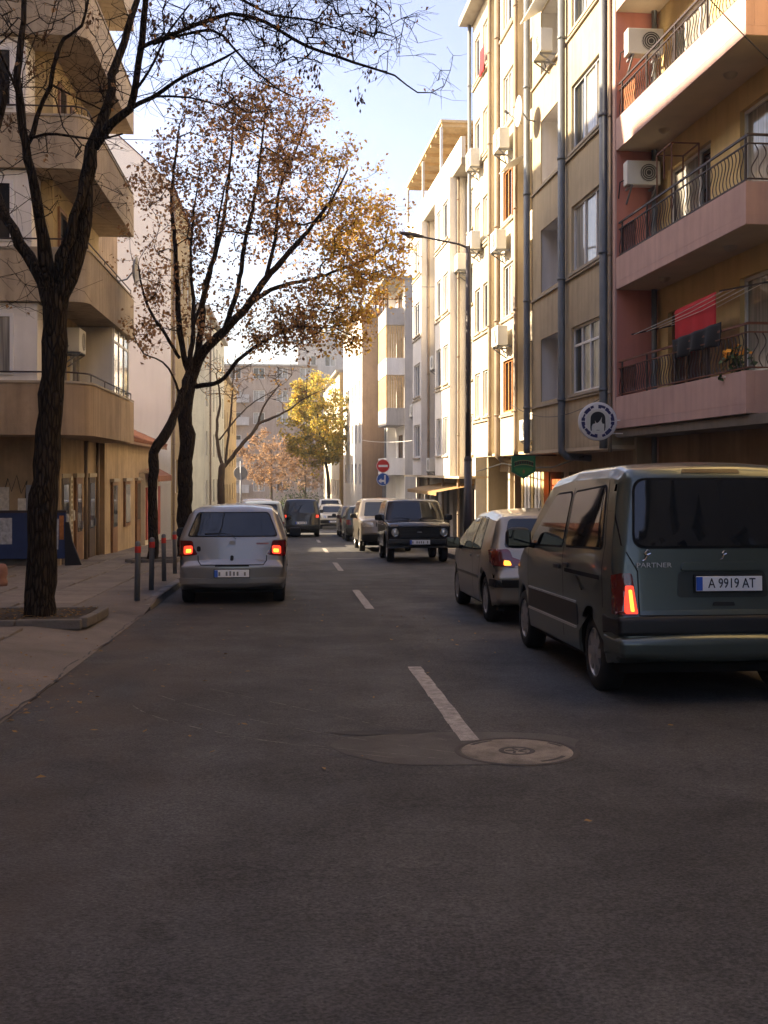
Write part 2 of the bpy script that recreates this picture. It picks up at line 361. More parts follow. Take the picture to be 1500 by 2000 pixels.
# paving slabs of the left pavement, one by one
sl = MB(); sl.box(-.385, .385, -.385, .385, -.03, .008); sme = sl.mesh('paving_slab')
bm = bmesh.new(); bm.from_mesh(sme); bmesh.ops.recalc_face_normals(bm, faces=bm.faces)
bmesh.ops.bevel(bm, geom=[e for e in bm.edges if e.verts[0].co.z > 0 and e.verts[1].co.z > 0], offset=.006, segments=1, affect='EDGES'); bm.to_mesh(sme); bm.free()
sme.materials.append(slab_m)
n = 0
for j in range(30):
    Y = 9.0 + j * .8
    for i in range(7):
        X = -3.36 - i * .8 - (.4 if j % 2 else 0) * 0
        if X < -.27 * Y - .6: continue
        if Y > 25.6 and X < -5.0: continue
        if abs(X + 3.15) < .75 and abs(Y - 13.9) < 1.05: continue
        if abs(X + 3.4) < .6 and abs(Y - 27.6) < .8: continue
        o = place('paving_slab', sme, pave_left, (X, Y, gz(Y) + hL(X, Y) + random.uniform(-.003, .003)), (TILT + random.uniform(-.004, .004), random.uniform(-.004, .004), random.choice((0, math.pi / 2))))
        n += 1
# lane dashes
for i, (y0, y1) in enumerate(((6.98, 10.2), (15.9, 19.4), (25.0, 28.6), (34.3, 37.8), (43.5, 47.0))):
    mb = MB(); st = 12
    for k in range(st):
        a = y0 + (y1 - y0) * k / st; b_ = y0 + (y1 - y0) * (k + 1) / st
        e = lambda: random.uniform(-.006, .006)
        mb.quad((1.15 - .062 + e(), a, gz(a) + .004), (1.15 + .062 + e(), a, gz(a) + .004), (1.15 + .062 + e(), b_, gz(b_) + .004), (1.15 - .062 + e(), b_, gz(b_) + .004))
    o = struct(mb.build('lane_marking', mark_m))
mb = MB().quad((1.3, 30.6, gz(30.6) + .004), (2.3, 30.6, gz(30.6) + .004), (2.3, 30.78, gz(30.78) + .004), (1.3, 30.78, gz(30.78) + .004))
struct(mb.build('stop_marking', mark_m))
mb = MB().quad((1.4, 60.7, gz(60.7) + .004), (4.2, 60.7, gz(60.7) + .004), (4.2, 61.15, gz(61.15) + .004), (1.4, 61.15, gz(61.15) + .004))
struct(mb.build('stop_marking', mark_m))
# pale worn repair patch around the manhole, chalky scrape lines
patch_m = M('worn_patch', (.100, .092, .082), .93, .3, 2.5, .4, 80, speck=.2)
def ground_poly(name, pts, mat, h):
    mb = MB(); mb.add([(x, y, gz(y) + h) for x, y in pts], [tuple(range(len(pts)))]); return struct(mb.build(name, mat))
pp = []
for k in range(26):
    a = 2 * math.pi * k / 26
    pp.append((1.05 + (1.0 + .10 * math.sin(3 * a) + random.uniform(-.03, .03)) * math.cos(a) * (.78 if math.cos(a) < 0 else .75), 6.80 + (.52 + .06 * math.cos(2 * a)) * math.sin(a)))
ground_poly('worn_patch', pp, patch_m, .0025)
ground_poly('oil_stain', [(.62 + .33 * math.cos(a) * (1 + .2 * math.sin(3 * a)), 7.28 + .10 * math.sin(a) * (1 + .3 * math.cos(2 * a))) for a in np.linspace(0, 6.1, 18)], M('oil_stain', (.030, .026, .023), .8, .3, 4), .0033)
chalk = M('chalk_scrape', (.17, .155, .14), .95, .3, 6, speck=.3)
scr = MB()
def scrape(p0, p1, p2, wd):
    P = [Vector(((1 - t) ** 2 * p0[0] + 2 * t * (1 - t) * p1[0] + t * t * p2[0], (1 - t) ** 2 * p0[1] + 2 * t * (1 - t) * p1[1] + t * t * p2[1])) for t in np.linspace(0, 1, 40)]
    for i in range(39):
        if random.random() < .28: continue
        d = (P[i + 1] - P[i]).normalized(); nrm = Vector((-d.y, d.x)) * wd * random.uniform(.3, 1)
        q = [P[i] - nrm, P[i + 1] - nrm, P[i + 1] + nrm, P[i] + nrm]
        scr.add([(v.x, v.y, gz(v.y) + .003) for v in q], [(0, 1, 2, 3)])
scrape((-1.05, 8.9), (-.3, 7.6), (1.0, 6.65), .006); scrape((-1.2, 8.5), (-.9, 7.5), (.7, 6.5), .007); scrape((-.7, 9.2), (.1, 8.2), (1.0, 7.0), .005)
scrape((-.5, 7.3), (.2, 6.9), (.9, 6.5), .006)
struct(scr.build('scrape_marks', chalk))

# tar seams of old trench repairs
tar = M('tar_seam', (.036, .032, .030), .7, .3, 6)
tm_ = MB()
def seam(p, q, wd):
    p, q = Vector(p), Vector(q); k = int((q - p).length / .12); d = (q - p).normalized(); nn = Vector((-d.y, d.x)); off0 = 0
    P = []
    for i in range(k + 1):
        off0 = off0 * .8 + random.gauss(0, .012); P.append(p + (q - p) * i / k + nn * off0)
    for a, b_ in zip(P[:-1], P[1:]):
        w1 = wd * random.uniform(.4, 1.1)
        if random.random() < .12: continue
        tm_.add([(v.x, v.y, gz(v.y) + .0022) for v in (a - nn * w1, b_ - nn * w1, b_ + nn * w1, a + nn * w1)], [(0, 1, 2, 3)])
seam((-.5, 10.8), (2.2, 11.1), .007); seam((-1.5, 14.6), (1.2, 14.2), .010); seam((.3, 11.0), (.25, 30), .006)
struct(tm_.build('tar_seams', tar))
pc = MB(); tm_ = pc
tm_keep = gz
gz = lambda Y: tm_keep(Y) + .012 + .0
for p_, q_, w_ in (((-2.02, 5.0), (-2.02, 15.4), .012),): seam(p_, q_, w_)
gz = tm_keep
struct(pc.build('edge_crack', tar))
# manhole cover
mh = thing('manhole_cover', 'round concrete manhole cover with dark rim at the end of the white lane dash', 'manhole', (1.385, 6.66, gz(6.66)), (TILT, 0, 0))
lid_m = M('manhole_lid', (.225, .19, .15), .93, .50, 4, .5, 60, speck=.2)
rim_m = M('manhole_rim', (.055, .047, .040), .8, .3, 8, .3, 50)
mh.scale = (.94, .94, .4)
MB().lathe([(.37, .002), (.372, .012), (.405, .012), (.41, .002)], 48).build('rim', rim_m, mh, True)
MB().lathe([(.0001, .010), (.18, .0105), (.36, .009), (.364, .002)], 48).build('lid', lid_m, mh, True)
MB().lathe([(.085, .0112), (.088, .0135), (.118, .0135), (.12, .0112)], 32).build('emblem_ring', rim_m, mh, True)
em = MB()
for a in range(5):
    t = a * 2 * math.pi / 5; em.bar((.02 * math.cos(t), .02 * math.sin(t), .0125), (.075 * math.cos(t + .5), .075 * math.sin(t + .5), .0125), .018, .004)
em.build('emblem', rim_m, mh)
for t0, t1, r in ((1.9, 2.5, .345), (5.0, 5.7, .335), (.3, .7, .35)):
    mb = MB(); ts = np.linspace(t0, t1, 8)
    for a, b_ in zip(ts[:-1], ts[1:]):
        mb.quad(*[(rr * math.cos(t), rr * math.sin(t), .0122) for rr, t in ((r - .03, a), (r, a), (r, b_), (r - .03, b_))])
    mb.build('wear_mark', rim_m, mh)
# fallen leaves on road and pavement
leaf_litter = M('dry_leaf', (.30, .17, .06), .9, .35, 3, rnd=.2)
mb = MB()
for k in range(340):
    if k < 110: X = random.gauss(-2.3, .35); Y = random.uniform(7, 22)
    elif k < 190: X = random.uniform(-3.0, .5); Y = random.uniform(6, 24)
    elif k < 240: X = random.uniform(-1, 5); Y = random.uniform(4.5, 20)
    else: X = random.gauss(-2.05, .25); Y = random.gauss(8.6, .7)
    if X < KL: h = hL(X, Y) + .012
    elif X > KR: h = .14
    else: h = .009
    s_ = random.uniform(.012, .032); a = random.uniform(0, 6.3); c, s = math.cos(a) * s_, math.sin(a) * s_
    z = gz(Y) + h
    mb.add([(X - c, Y - s, z), (X + s * .5, Y - c * .5, z + random.uniform(0, .012)), (X + c, Y + s, z + random.uniform(0, .012)), (X - s * .5, Y + c * .5, z + .003)], [(0, 1, 2), (0, 2, 3)])
o = mb.build('fallen_leaves', leaf_litter, None, fix=False); o['kind'] = 'stuff'; o['label'] = 'dry brown leaves scattered along the gutter and road'
# ------------------------------------------------------------------ cars
def paint(name, c, rough=.32, metal=.35): return M(name, c, rough, .04, 2, metal=metal, spec=.5, coat=.7)
car_glass = M('car_glass', (.012, .014, .016), .03, .1, 2, spec=.7)
car_glass_clear = M('car_glass_pale', (.10, .095, .07), .04, .25, 2, spec=.7)
lamp_red = M('lamp_red', (.13, .005, .006), .12, .15, 12, spec=.6, coat=.6)
flash_glint_amber = M('flash_glint_amber', (1.0, .33, .04), .3, .2, 20, emit=.9)  # emission put in for flash glint on parked cars' unlit tail lamps
red_lit_or_glint = M('red_lit_or_glint', (1.0, .06, .03), .3, .2, 20, emit=.38)  # flash glint as emission on parked cars; a lit lamp on the moving one
lamp_clear = M('lamp_clear', (.55, .55, .52), .12, .3, 14, metal=.4, coat=.8)
chrome = M('chrome', (.6, .6, .6), .18, .05, 4, metal=1)
rim_silver = M('rim_silver', (.40, .40, .41), .35, .12, 8, metal=.7)
trim_grey = M('trim_grey', (.22, .22, .21), .45, .08, 5)
plate_white = M('plate_white', (.88, .88, .90), .4, .03, 5)
plate_blue = M('plate_blue', (.03, .12, .55), .4, .05, 5)
plate_black = M('plate_black', (.012, .012, .03), .5, .05, 5)
seam_m = M('door_seam', (.006, .006, .006), .9, .1, 5)
underbody = M('underbody', (.010, .009, .008), .95, .2, 5)

def resample(ctrl):
    """closed outline (y,z,fillet,edge_r,crown) -> dense points"""
    n = len(ctrl); out = []
    for i in range(n):
        p0, p, p1 = (np.array(ctrl[(i + k) % n][:2], float) for k in (-1, 0, 1))
        R, er, cw = ctrl[i][2:5]
        a, b = p0 - p, p1 - p; la, lb = np.linalg.norm(a), np.linalg.norm(b)
        a, b = a / la, b / lb; cosang = float(np.clip(a @ b, -1, 1)); ang = math.acos(cosang)
        if R < 1e-4 or ang > math.pi - .03: out.append((p[0], p[1], er, cw)); continue
        t = min(R / math.tan(ang / 2), la * .49, lb * .49); Rr = t * math.tan(ang / 2)
        s, e = p + a * t, p + b * t
        bis = (a + b); bis /= np.linalg.norm(bis); c = p + bis * (Rr / math.sin(ang / 2))
        k = max(2, int((math.pi - ang) / .16) + 1)
        a0 = math.atan2(*(s - c)[::-1]); a1 = math.atan2(*(e - c)[::-1]); d = (a1 - a0 + math.pi) % (2 * math.pi) - math.pi
        for q in range(k + 1):
            th = a0 + d * q / k; out.append((c[0] + Rr * math.cos(th), c[1] + Rr * math.sin(th), er, cw))
    dense = []
    m = len(out)
    for i in range(m):
        p, q = np.array(out[i]), np.array(out[(i + 1) % m]); L = np.linalg.norm((q - p)[:2])
        if L < 1e-5: continue
        k = max(1, int(L / .14 + .5))
        for j in range(k): dense.append(p + (q - p) * j / k)
    return np.array(dense)

def inflate(ctrl, W, nth=5, nx=10):
    D = resample(ctrl); n = len(D); P = D[:, :2]; er = D[:, 2]; cw = D[:, 3]
    for _ in range(2):
        er = (np.roll(er, 1) + er * 2 + np.roll(er, -1)) / 4; cw = (np.roll(cw, 1) + cw * 2 + np.roll(cw, -1)) / 4
    d = np.roll(P, -1, 0) - np.roll(P, 1, 0); d /= np.linalg.norm(d, axis=1)[:, None]
    nin = np.stack([-d[:, 1], d[:, 0]], 1)
    for _ in range(60):                     # keep the inset free of folds
        Q = P + nin * er[:, None]; a = np.roll(Q, -1, 0) - Q; b = np.roll(P, -1, 0) - P
        bad = (a * b).sum(1) < .25 * (b * b).sum(1)
        if not bad.any(): break
        bad = bad | np.roll(bad, 1); er = np.where(bad, er * .88, er)
    bm = bmesh.new(); lay = bm.verts.layers.float.new('inn')
    rings = []
    for k in range(nth + 1):
        th = math.pi / 2 * k / nth; Q = P + nin * (er * (1 - math.cos(th)))[:, None]; ring = []
        for i in range(n):
            x = W(P[i, 0], P[i, 1]) - er[i] + er[i] * math.sin(th) if k < nth else W(Q[i, 0], Q[i, 1])
            if k == nth: x = min(x, W(P[i, 0], P[i, 1]) + .03)
            v = bm.verts.new((x, Q[i, 0], Q[i, 1])); v[lay] = 1. if k == nth else 0.; ring.append(v)
        rings.append(ring)
    for k in range(nth):
        for i in range(n):
            j = (i + 1) % n; bm.faces.new((rings[k][i], rings[k][j], rings[k + 1][j], rings[k + 1][i]))
    f = bm.faces.new(rings[-1]); inner = bmesh.ops.triangulate(bm, faces=[f], ngon_method='EAR_CLIP')['faces']
    ymin, ymax = P[:, 0].min(), P[:, 0].max(); zmin, zmax = P[:, 1].min(), P[:, 1].max()
    for c in np.arange(ymin + .13, ymax, .16):
        g = [f for f in bm.faces if all(v[lay] > .99 for v in f.verts)]
        bmesh.ops.bisect_plane(bm, geom=g + list({e for f in g for e in f.edges}) + list({v for f in g for v in f.verts}), plane_co=(0, c, 0), plane_no=(0, 1, 0))
    for c in np.arange(zmin + .09, zmax, .11):
        g = [f for f in bm.faces if all(v[lay] > .99 for v in f.verts)]
        bmesh.ops.bisect_plane(bm, geom=g + list({e for f in g for e in f.edges}) + list({v for f in g for v in f.verts}), plane_co=(0, 0, c), plane_no=(0, 0, 1))
    ringset = set(rings[-1])
    for v in bm.verts:
        if v[lay] > .99 and v not in ringset: v.co.x = W(v.co.y, v.co.z)
    bm.verts.index_update()
    V = [v.co.copy() for v in bm.verts]; Fc = [[v.index for v in f.verts] for f in bm.faces]
    m = len(V); bm.free()
    V2 = [Vector((-v.x, v.y, v.z)) for v in V]; F2 = [[i + m for i in reversed(f)] for f in Fc]
    V += V2; Fc += F2
    base = len(V); nout = -nin
    for i in range(n):
        hw = W(P[i, 0], P[i, 1]) - er[i]
        for k in range(nx + 1):
            s = -1 + 2 * k / nx; o = cw[i] * (1 - s * s)
            V.append(Vector((hw * s, P[i, 0] + nout[i, 0] * o, P[i, 1] + nout[i, 1] * o)))
    for i in range(n):
        j = (i + 1) % n
        for k in range(nx): Fc.append([base + i * (nx + 1) + k, base + i * (nx + 1) + k + 1, base + j * (nx + 1) + k + 1, base + j * (nx + 1) + k])
    bm = bmesh.new()
    vv = [bm.verts.new(v) for v in V]
    for f in Fc:
        try: bm.faces.new([vv[i] for i in f])
        except ValueError: pass
    bmesh.ops.remove_doubles(bm, verts=bm.verts, dist=2e-4)
    bmesh.ops.recalc_face_normals(bm, faces=bm.faces)
    return bm

def rounded(poly, R, k=5):
    out = []; n = len(poly)
    for i in range(n):
        p0, p, p1 = (np.array(poly[(i + q) % n][:2], float) for q in (-1, 0, 1)); r = poly[i][2] if len(poly[i]) > 2 else R
        a, b = p0 - p, p1 - p; la, lb = np.linalg.norm(a), np.linalg.norm(b); a /= la; b /= lb
        t = min(r, la * .48, lb * .48); s, e = p + a * t, p + b * t
        for q in range(k + 1):
            u = q / k; out.append(tuple((1 - u) ** 2 * s + 2 * u * (1 - u) * p + u * u * e))
    return out

class Car:
    def __init__(s, name, label, x, yr, L, spec, paint_m, face=1, cat='car', yaw=0.):
        """x centre, yr world Y of the rear bumper (front bumper when it faces the camera)"""
        s.e = thing(name, label, cat, (x, yr, gz(yr)), (0, 0, 0), None)
        rz = yaw if face == 1 else math.pi + yaw
        rot = Matrix.Rotation(TILT, 4, 'X') @ Matrix.Rotation(rz, 4, 'Z')
        if face == -1: s.e.location = (x, yr + L * .999, gz(yr + L))
        s.e.rotation_euler = rot.to_euler()
        s.L = L; s.sp = spec; s.paint = paint_m; s.W = spec['W']
        bm = inflate(spec['outline'], s.W)
        s.bvh = BVHTree.FromBMesh(bm)
        me = bpy.data.meshes.new('body'); bm.to_mesh(me); bm.free()
        o = link('body', me, paint_m, s.e, True); s.body = o
        me.materials.append(underbody)
        me.set_sharp_from_angle(angle=math.radians(48))
        zc = spec.get('sill', .3) + .015
        arch = [(spec['wy'][0], spec['wr']), (spec['wy'][1], spec['wr'])]
        for f in me.polygons:
            c = f.center
            if (c.z < zc and abs(f.normal.z) > .6) or (abs(f.normal.x) < .35 and any(math.hypot(c.y - a, c.z - r) < r + .075 for a, r in arch) and abs(c.x) < s.W(c.y, c.z) - .025): f.material_index = 1
        s.wheels()
    def decal(s, name, poly, axis, mat, off=.004, R=.04, thick=.012, parent=None, grid=.09, smooth=True):
        """poly in view coords -> surface patch hugging the body"""
        if isinstance(axis, (int, float)): a = math.radians(axis)
        else: a = {'B': 0., 'F': math.pi, 'L': math.pi / 2, 'R': -math.pi / 2}[axis] if axis in 'BFLR' else None
        d = Vector((math.sin(a), math.cos(a), 0)); ex = Vector((math.cos(a), -math.sin(a), 0))
        pts = rounded(poly, R) if R else [tuple(p[:2]) for p in poly]
        bm = bmesh.new(); vs_ = [bm.verts.new((p[0], 0, p[1])) for p in pts]
        f = bm.faces.new(vs_); bmesh.ops.triangulate(bm, faces=[f])
        xs = [p[0] for p in pts]; zs = [p[1] for p in pts]
        for c in np.arange(min(xs) + grid * .5, max(xs), grid): bmesh.ops.bisect_plane(bm, geom=list(bm.verts) + list(bm.edges) + list(bm.faces), plane_co=(c, 0, 0), plane_no=(1, 0, 0))
        for c in np.arange(min(zs) + grid * .5, max(zs), grid): bmesh.ops.bisect_plane(bm, geom=list(bm.verts) + list(bm.edges) + list(bm.faces), plane_co=(0, 0, c), plane_no=(0, 0, 1))
        top = {}
        for v in list(bm.verts):
            # ray origin: plane well outside the car in view direction
            o = ex * v.co.x + Vector((0, s.L / 2, v.co.z)) - d * 6 if axis in ('B', 'F') else ex * v.co.x + Vector((0, 0, v.co.z)) - d * 9
            if axis in ('B', 'F'): o = Vector((ex.x * v.co.x, -6 if axis == 'B' else s.L + 6, v.co.z))
            elif axis in ('L', 'R'): o = Vector((-6 if axis == 'L' else 6, v.co.x * (1 if True else 1), v.co.z))
            h = s.bvh.ray_cast(o, d)
            if h[0] is None:
                h = s.bvh.find_nearest(o + d * 5)
            nrm = h[1] if h[1].dot(d) < 0 else -h[1]
            if -nrm.dot(d) < .2: nrm = -d
            v.co = h[0] + nrm * off; top[v] = (nrm, )
        bnd = [e for e in bm.edges if len(e.link_faces) == 1]
        r = bmesh.ops.extrude_edge_only(bm, edges=bnd)
        for g in r['geom']:
            if isinstance(g, bmesh.types.BMVert): g.co = g.co + d * thick
        bmesh.ops.recalc_face_normals(bm, faces=bm.faces)
        me = bpy.data.meshes.new(name); bm.to_mesh(me); bm.free()
        o = link(name, me, mat, parent or s.e, smooth)
        if smooth: me.set_sharp_from_angle(angle=math.radians(40))
        return o
    def both(s, name, poly, mat, **k):
        return [s.decal(name, poly, 'L', mat, **k), s.decal(name, poly, 'R', mat, **k)]
    def stroke(s, name, pts, axis, wd, mat, off=.002, parent=None):
        """thin line hugging the body"""
        P = []
        for p, q in zip(pts[:-1], pts[1:]):
            p, q = np.array(p, float), np.array(q, float); k = max(1, int(np.linalg.norm(q - p) / .06))
            P += [p + (q - p) * j / k for j in range(k)]
        P.append(np.array(pts[-1], float)); m = len(P)
        d = {'B': Vector((0, 1, 0)), 'F': Vector((0, -1, 0)), 'L': Vector((1, 0, 0)), 'R': Vector((-1, 0, 0))}[axis]
        V = []
        for i in range(m):
            t = P[min(i + 1, m - 1)] - P[max(i - 1, 0)]; t /= np.linalg.norm(t); nn = np.array((-t[1], t[0])) * wd / 2
            for c in (P[i] + nn, P[i] - nn):
                o = Vector((c[0], -6 if axis == 'B' else s.L + 6, c[1])) if axis in 'BF' else Vector((-6 if axis == 'L' else 6, c[0], c[1]))
                h = s.bvh.ray_cast(o, d)
                if h[0] is None: h = s.bvh.find_nearest(o + d * 5)
                V.append(h[0] - d * off)
        return MB().add(V, [(2 * i, 2 * i + 2, 2 * i + 3, 2 * i + 1) for i in range(m - 1)]).build(name, mat, parent or s.e)
    def wheels(s):
        sp = s.sp; r = sp['wr']; wdt = .19; rr = r * sp.get('rimf', .66)
        t = MB().lathe([(rr * .96, .06), (rr, 0.0), (rr * 1.06, -.004), (r * .93, .004), (r * .985, .025), (r, .05), (r, wdt - .05), (r * .97, wdt - .01), (rr, wdt)], 32, 'x')
        tm = t.mesh('wheel'); tm.materials.append(rubber); tm.polygons.foreach_set('use_smooth', [True] * len(tm.polygons))
        rm = MB().lathe([(rr * .99, .012), (rr * .94, .004), (rr * .88, .02), (rr * .80, .05), (.0001, .055)], 32, 'x')
        ns = sp.get('spokes', 6)
        for k in range(ns):
            a = 2 * math.pi * k / ns; ca, sa = math.cos(a), math.sin(a); w1, w2 = rr * .22, rr * .13
            def q(rad, wid, h): return [(h, rad * ca - wid * sa, rad * sa + wid * ca), (h, rad * ca + wid * sa, rad * sa - wid * ca)]
            v = q(rr * .18, w1, .006) + q(rr * .95, w2, .010) + q(rr * .18, w1, .05) + q(rr * .95, w2, .05)
            rm.add(v, [(0, 1, 3, 2), (0, 2, 6, 4), (1, 5, 7, 3)])
        rm.lathe([(rr * .27, .05), (rr * .27, .003), (rr * .2, -.002), (.0001, -.003)], 16, 'x')
        rmm = rm.mesh('rim'); rmm.materials.append(sp.get('rim', rim_silver)); rmm.polygons.foreach_set('use_smooth', [True] * len(rmm.polygons)); rmm.set_sharp_from_angle(angle=.6)
        for yy in sp['wy']:
            for sgn in (-1, 1):
                x = sp['hw'] - .035
                w_ = place('wheel', tm, s.e, (sgn * x, yy, r), (0, 0, 0 if sgn < 0 else math.pi))
                place('rim', rmm, w_)
    def plate(s, x, z, axis='B', txt=None, off=.012, w_=.52, h=.112, blue='l'):
        yb = None
        d = 1 if axis == 'B' else -1
        o = Vector((x, -6 if d == 1 else s.L + 6, z)); hh = s.bvh.ray_cast(o, Vector((0, d, 0))); y = hh[0].y - d * (off + .02)
        e = bevelled('number_plate', MB().box(x - w_ / 2, x + w_ / 2, y - .004, y + .004, z - h / 2, z + h / 2), plate_white, s.e, .002, 1)
        fr = MB().box(x - w_ / 2 - .012, x + w_ / 2 + .012, y + d * .004, y + d * .03, z - h / 2 - .012, z + h / 2 + .012); fr.build('plate_holder', black_plastic, e)
        bx_ = x - d * w_ / 2; MB().box(min(bx_, bx_ + d * .05), max(bx_, bx_ + d * .05), y - d * .0068, y - d * .0045, z - h / 2 + .004, z + h / 2 - .004).build('plate_band', plate_blue, e)
        if txt:
            t = link('plate_lettering', text_mesh(txt, h * .95), plate_black, e)
            t.location = (x + d * .02, y - d * .006, z); t.rotation_euler = (math.pi / 2, 0, 0 if d == 1 else math.pi); t.scale = (.78, 1, 1)
        else:
            mb = MB(); rs = random.Random(int(abs(x * 1000 + z * 777) + s.L * 100))
            for k in range(8):
                if k in (1, 6): continue
                cx = x + d * (-w_ * .36 + k * w_ * .105)
                mb.box(cx - .014, cx + .014, min(y - d * .006, y - d * .0045), max(y - d * .006, y - d * .0045), z - h * .3, z - h * .3 + h * rs.uniform(.45, .62))
            mb.build('plate_lettering', trim_grey, e)
        return e
    def mirror(s, sgn, y, z, mat=None, big=1.):
        x0 = s.W(y, z)
        bm = bmesh.new(); bmesh.ops.create_uvsphere(bm, u_segments=14, v_segments=10, radius=1)
        for v in bm.verts:
            c = v.co; q = lambda t, p: math.copysign(abs(t) ** p, t)
            v.co = Vector((sgn * (x0 + .13 * big) + q(c.x, .6) * .105 * big, y + q(c.y, .75) * .06 * big * (1 if c.y > 0 else .55), z + .06 * big + q(c.z, .6) * .085 * big))
        me = bpy.data.meshes.new('mirror'); bm.to_mesh(me); bm.free()
        o = link('mirror', me, mat or black_plastic, s.e, True)
        MB().tube([(sgn * (x0 - .02), y + .02, z - .01), (sgn * (x0 + .10 * big), y, z + .03)], [.03, .022], 8).build('mirror_arm', black_plastic, o, True)
        a = sgn * (x0 + .13 * big); MB().box(min(a - .085 * big, a + .085 * big), max(a - .085 * big, a + .085 * big), y - .037 * big, y - .0345 * big, z + .0 * big, z + .125 * big).build('mirror_glass', car_glass, o)
        return o

def width_fn(hw, belt, top, tumble, L, tf=.10, yf=None, tr=.04, yr=.5, lt=.05, sh=.012):
    yf = yf or L * .72
    def W(y, z):
        c = lambda t: min(max(t, 0.), 1.)
        return (hw - tumble * c((z - belt) / (top - belt)) ** 1.15 - tf * c((y - yf) / (L - yf)) ** 2 - tr * c((yr - y) / yr) ** 2
                - lt * c((.48 - z) / .32) ** 1.6 - sh * c((belt - .05 - z) / .2) * c((z - .3) / .25) * .6)
    return W
def arch(cy_, r, R, zb, er=.02):
    """wheel-arch points along the bottom edge, rear to front"""
    dz = zb - r; a0 = math.pi - math.asin(max(min(dz / R, 1), -1)); a1 = math.asin(max(min(dz / R, 1), -1))
    return [(cy_ + R * math.cos(a), r + R * math.sin(a), 0, er, 0) for a in np.linspace(a0, a1, 15)]

def car_outline(L, wr, wy, sill, rear, top, front, Rarch=.055):
    pts = [(.10, sill + .04, .05, .06, 0)]
    pts += arch(wy[0], wr, wr + Rarch, sill) + arch(wy[1], wr, wr + Rarch, sill)
    pts += [(L - .12, sill, .06, .06, 0)] + front + top + rear
    return pts

# ---- green-grey van on the right, nearest the camera
vL = 4.11
van_spec = dict(hw=.86, wr=.305, wy=(.70, 3.39), sill=.26, spokes=8, W=width_fn(.862, 1.02, 1.83, .17, vL, tf=.12, tr=.045, yr=.6),
    outline=car_outline(vL, .305, (.70, 3.39), .26,
        top=[(3.30, 1.13, .25, .10, .03), (2.52, 1.76, .35, .09, .03), (1.7, 1.825, .5, .10, .03), (.55, 1.83, .5, .10, .025), (.27, 1.785, .14, .12, .02)],
        front=[(4.05, .30, .06, .10, .05), (4.11, .60, .12, .16, .10), (4.0, .90, .12, .16, .08)],
        rear=[(.10, 1.20, .3, .10, .025), (.045, .70, .06, .09, .03), (.02, .62, .02, .09, .035), (.0, .36, .06, .09, .04)]))
van_paint = paint('paint_green_grey', (.078, .099, .088), .32, .45)
van = Car('parked_van', 'dark green-grey family van parked on the right nearest the camera, plate A 9919 AT', 3.30, 8.12, vL, van_spec, van_paint, cat='van')
g = van.decal('rear_window', [(-.67, 1.19), (.67, 1.19), (.615, 1.70), (-.615, 1.70)], 'B', car_glass, off=.006, R=.10)
van.decal('window_seal', [(-.69, 1.17), (.69, 1.17), (.633, 1.718), (-.633, 1.718)], 'B', seam_m, off=.003, R=.11)
for poly, nm in (([(.40, 1.17), (1.52, 1.145), (1.53, 1.615), (.60, 1.655)], 'side_window'), ([(1.64, 1.14), (2.92, 1.11), (2.86, 1.19), (2.22, 1.60), (1.65, 1.615)], 'side_window')):
    van.both(nm, poly, car_glass, off=.006, R=.06)
    van.both('window_seal', [(p[0] + (.02 if p[0] > sum(q[0] for q in poly) / len(poly) else -.02), p[1] + (.018 if p[1] > 1.4 else -.018)) for p in poly], seam_m, off=.003, R=.07)
van.decal('windshield', [(-.66, 1.16), (.66, 1.16), (.56, 1.70), (-.56, 1.70)], 'F', car_glass, off=.006, R=.08)
# tail lamps: tall, wrapping the corner
for sgn in (-1, 1):
    t = van.decal('tail_lamp', [(sgn * .665, .665), (sgn * .81, .665), (sgn * .80, .985), (sgn * .70, .985)], 'B', lamp_red, off=.012, R=.025, thick=.03, grid=.05)
    van.decal('tail_lamp_side', [(.055, .67), (.15, .67), (.145, .97), (.075, .985)], 'L' if sgn < 0 else 'R', lamp_red, off=.010, R=.02, thick=.03, grid=.05, parent=t)
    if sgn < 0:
        van.decal('lit_or_glint_patch', [(-.722, .69), (-.692, .69), (-.708, .86), (-.732, .86)], 'B', flash_glint_amber, off=.016, R=.012, thick=.004, parent=t, grid=.05)  # glowing patches stand in for flash reflected by the unlit lamp
        van.decal('lit_or_glint_patch', [(-.762, .675), (-.668, .675), (-.695, .89), (-.755, .89)], 'B', red_lit_or_glint, off=.0155, R=.012, thick=.004, parent=t, grid=.05)
van.decal('handle_strip', [(-.33, 1.005), (.33, 1.005), (.31, 1.065), (-.31, 1.065)], 'B', van_paint, off=.03, R=.03, thick=.05)
van.decal('plate_recess', [(-.36, .80), (.36, .80), (.34, 1.0), (-.34, 1.0)], 'B', M('paint_green_dark', (.03, .036, .031), .5, .1), off=.004, R=.04)
van.plate(.04, .905, 'B', 'A 9919 AT', off=.012)
van.decal('tailgate_button', [(-.09, .735), (.09, .735), (.08, .765), (-.08, .765)], 'B', black_plastic, off=.006, R=.01)
def inflated_part(car, name, ctrl, grow, mat):
    bm = inflate(ctrl, lambda y, z: car.W(max(y, .0), z) + grow); me = bpy.data.meshes.new(name); bm.to_mesh(me); bm.free()
    o = link(name, me, mat, car.e, True); me.set_sharp_from_angle(angle=math.radians(45)); return o
inflated_part(van, 'bumper', [(-.035, .345, .05, .075, .035), (.325, .345, .02, .02, 0), (.325, .495, .02, .02, 0), (-.045, .50, .05, .075, .035)], .012, van_paint)
inflated_part(van, 'bumper_trim', [(.0, .505, .04, .075, .03), (.345, .505, .02, .02, 0), (.36, .652, .02, .02, 0), (.01, .655, .04, .075, .03)], .008, black_plastic)
mould_l = M('moulding_light', (.42, .42, .40), .35, .1)
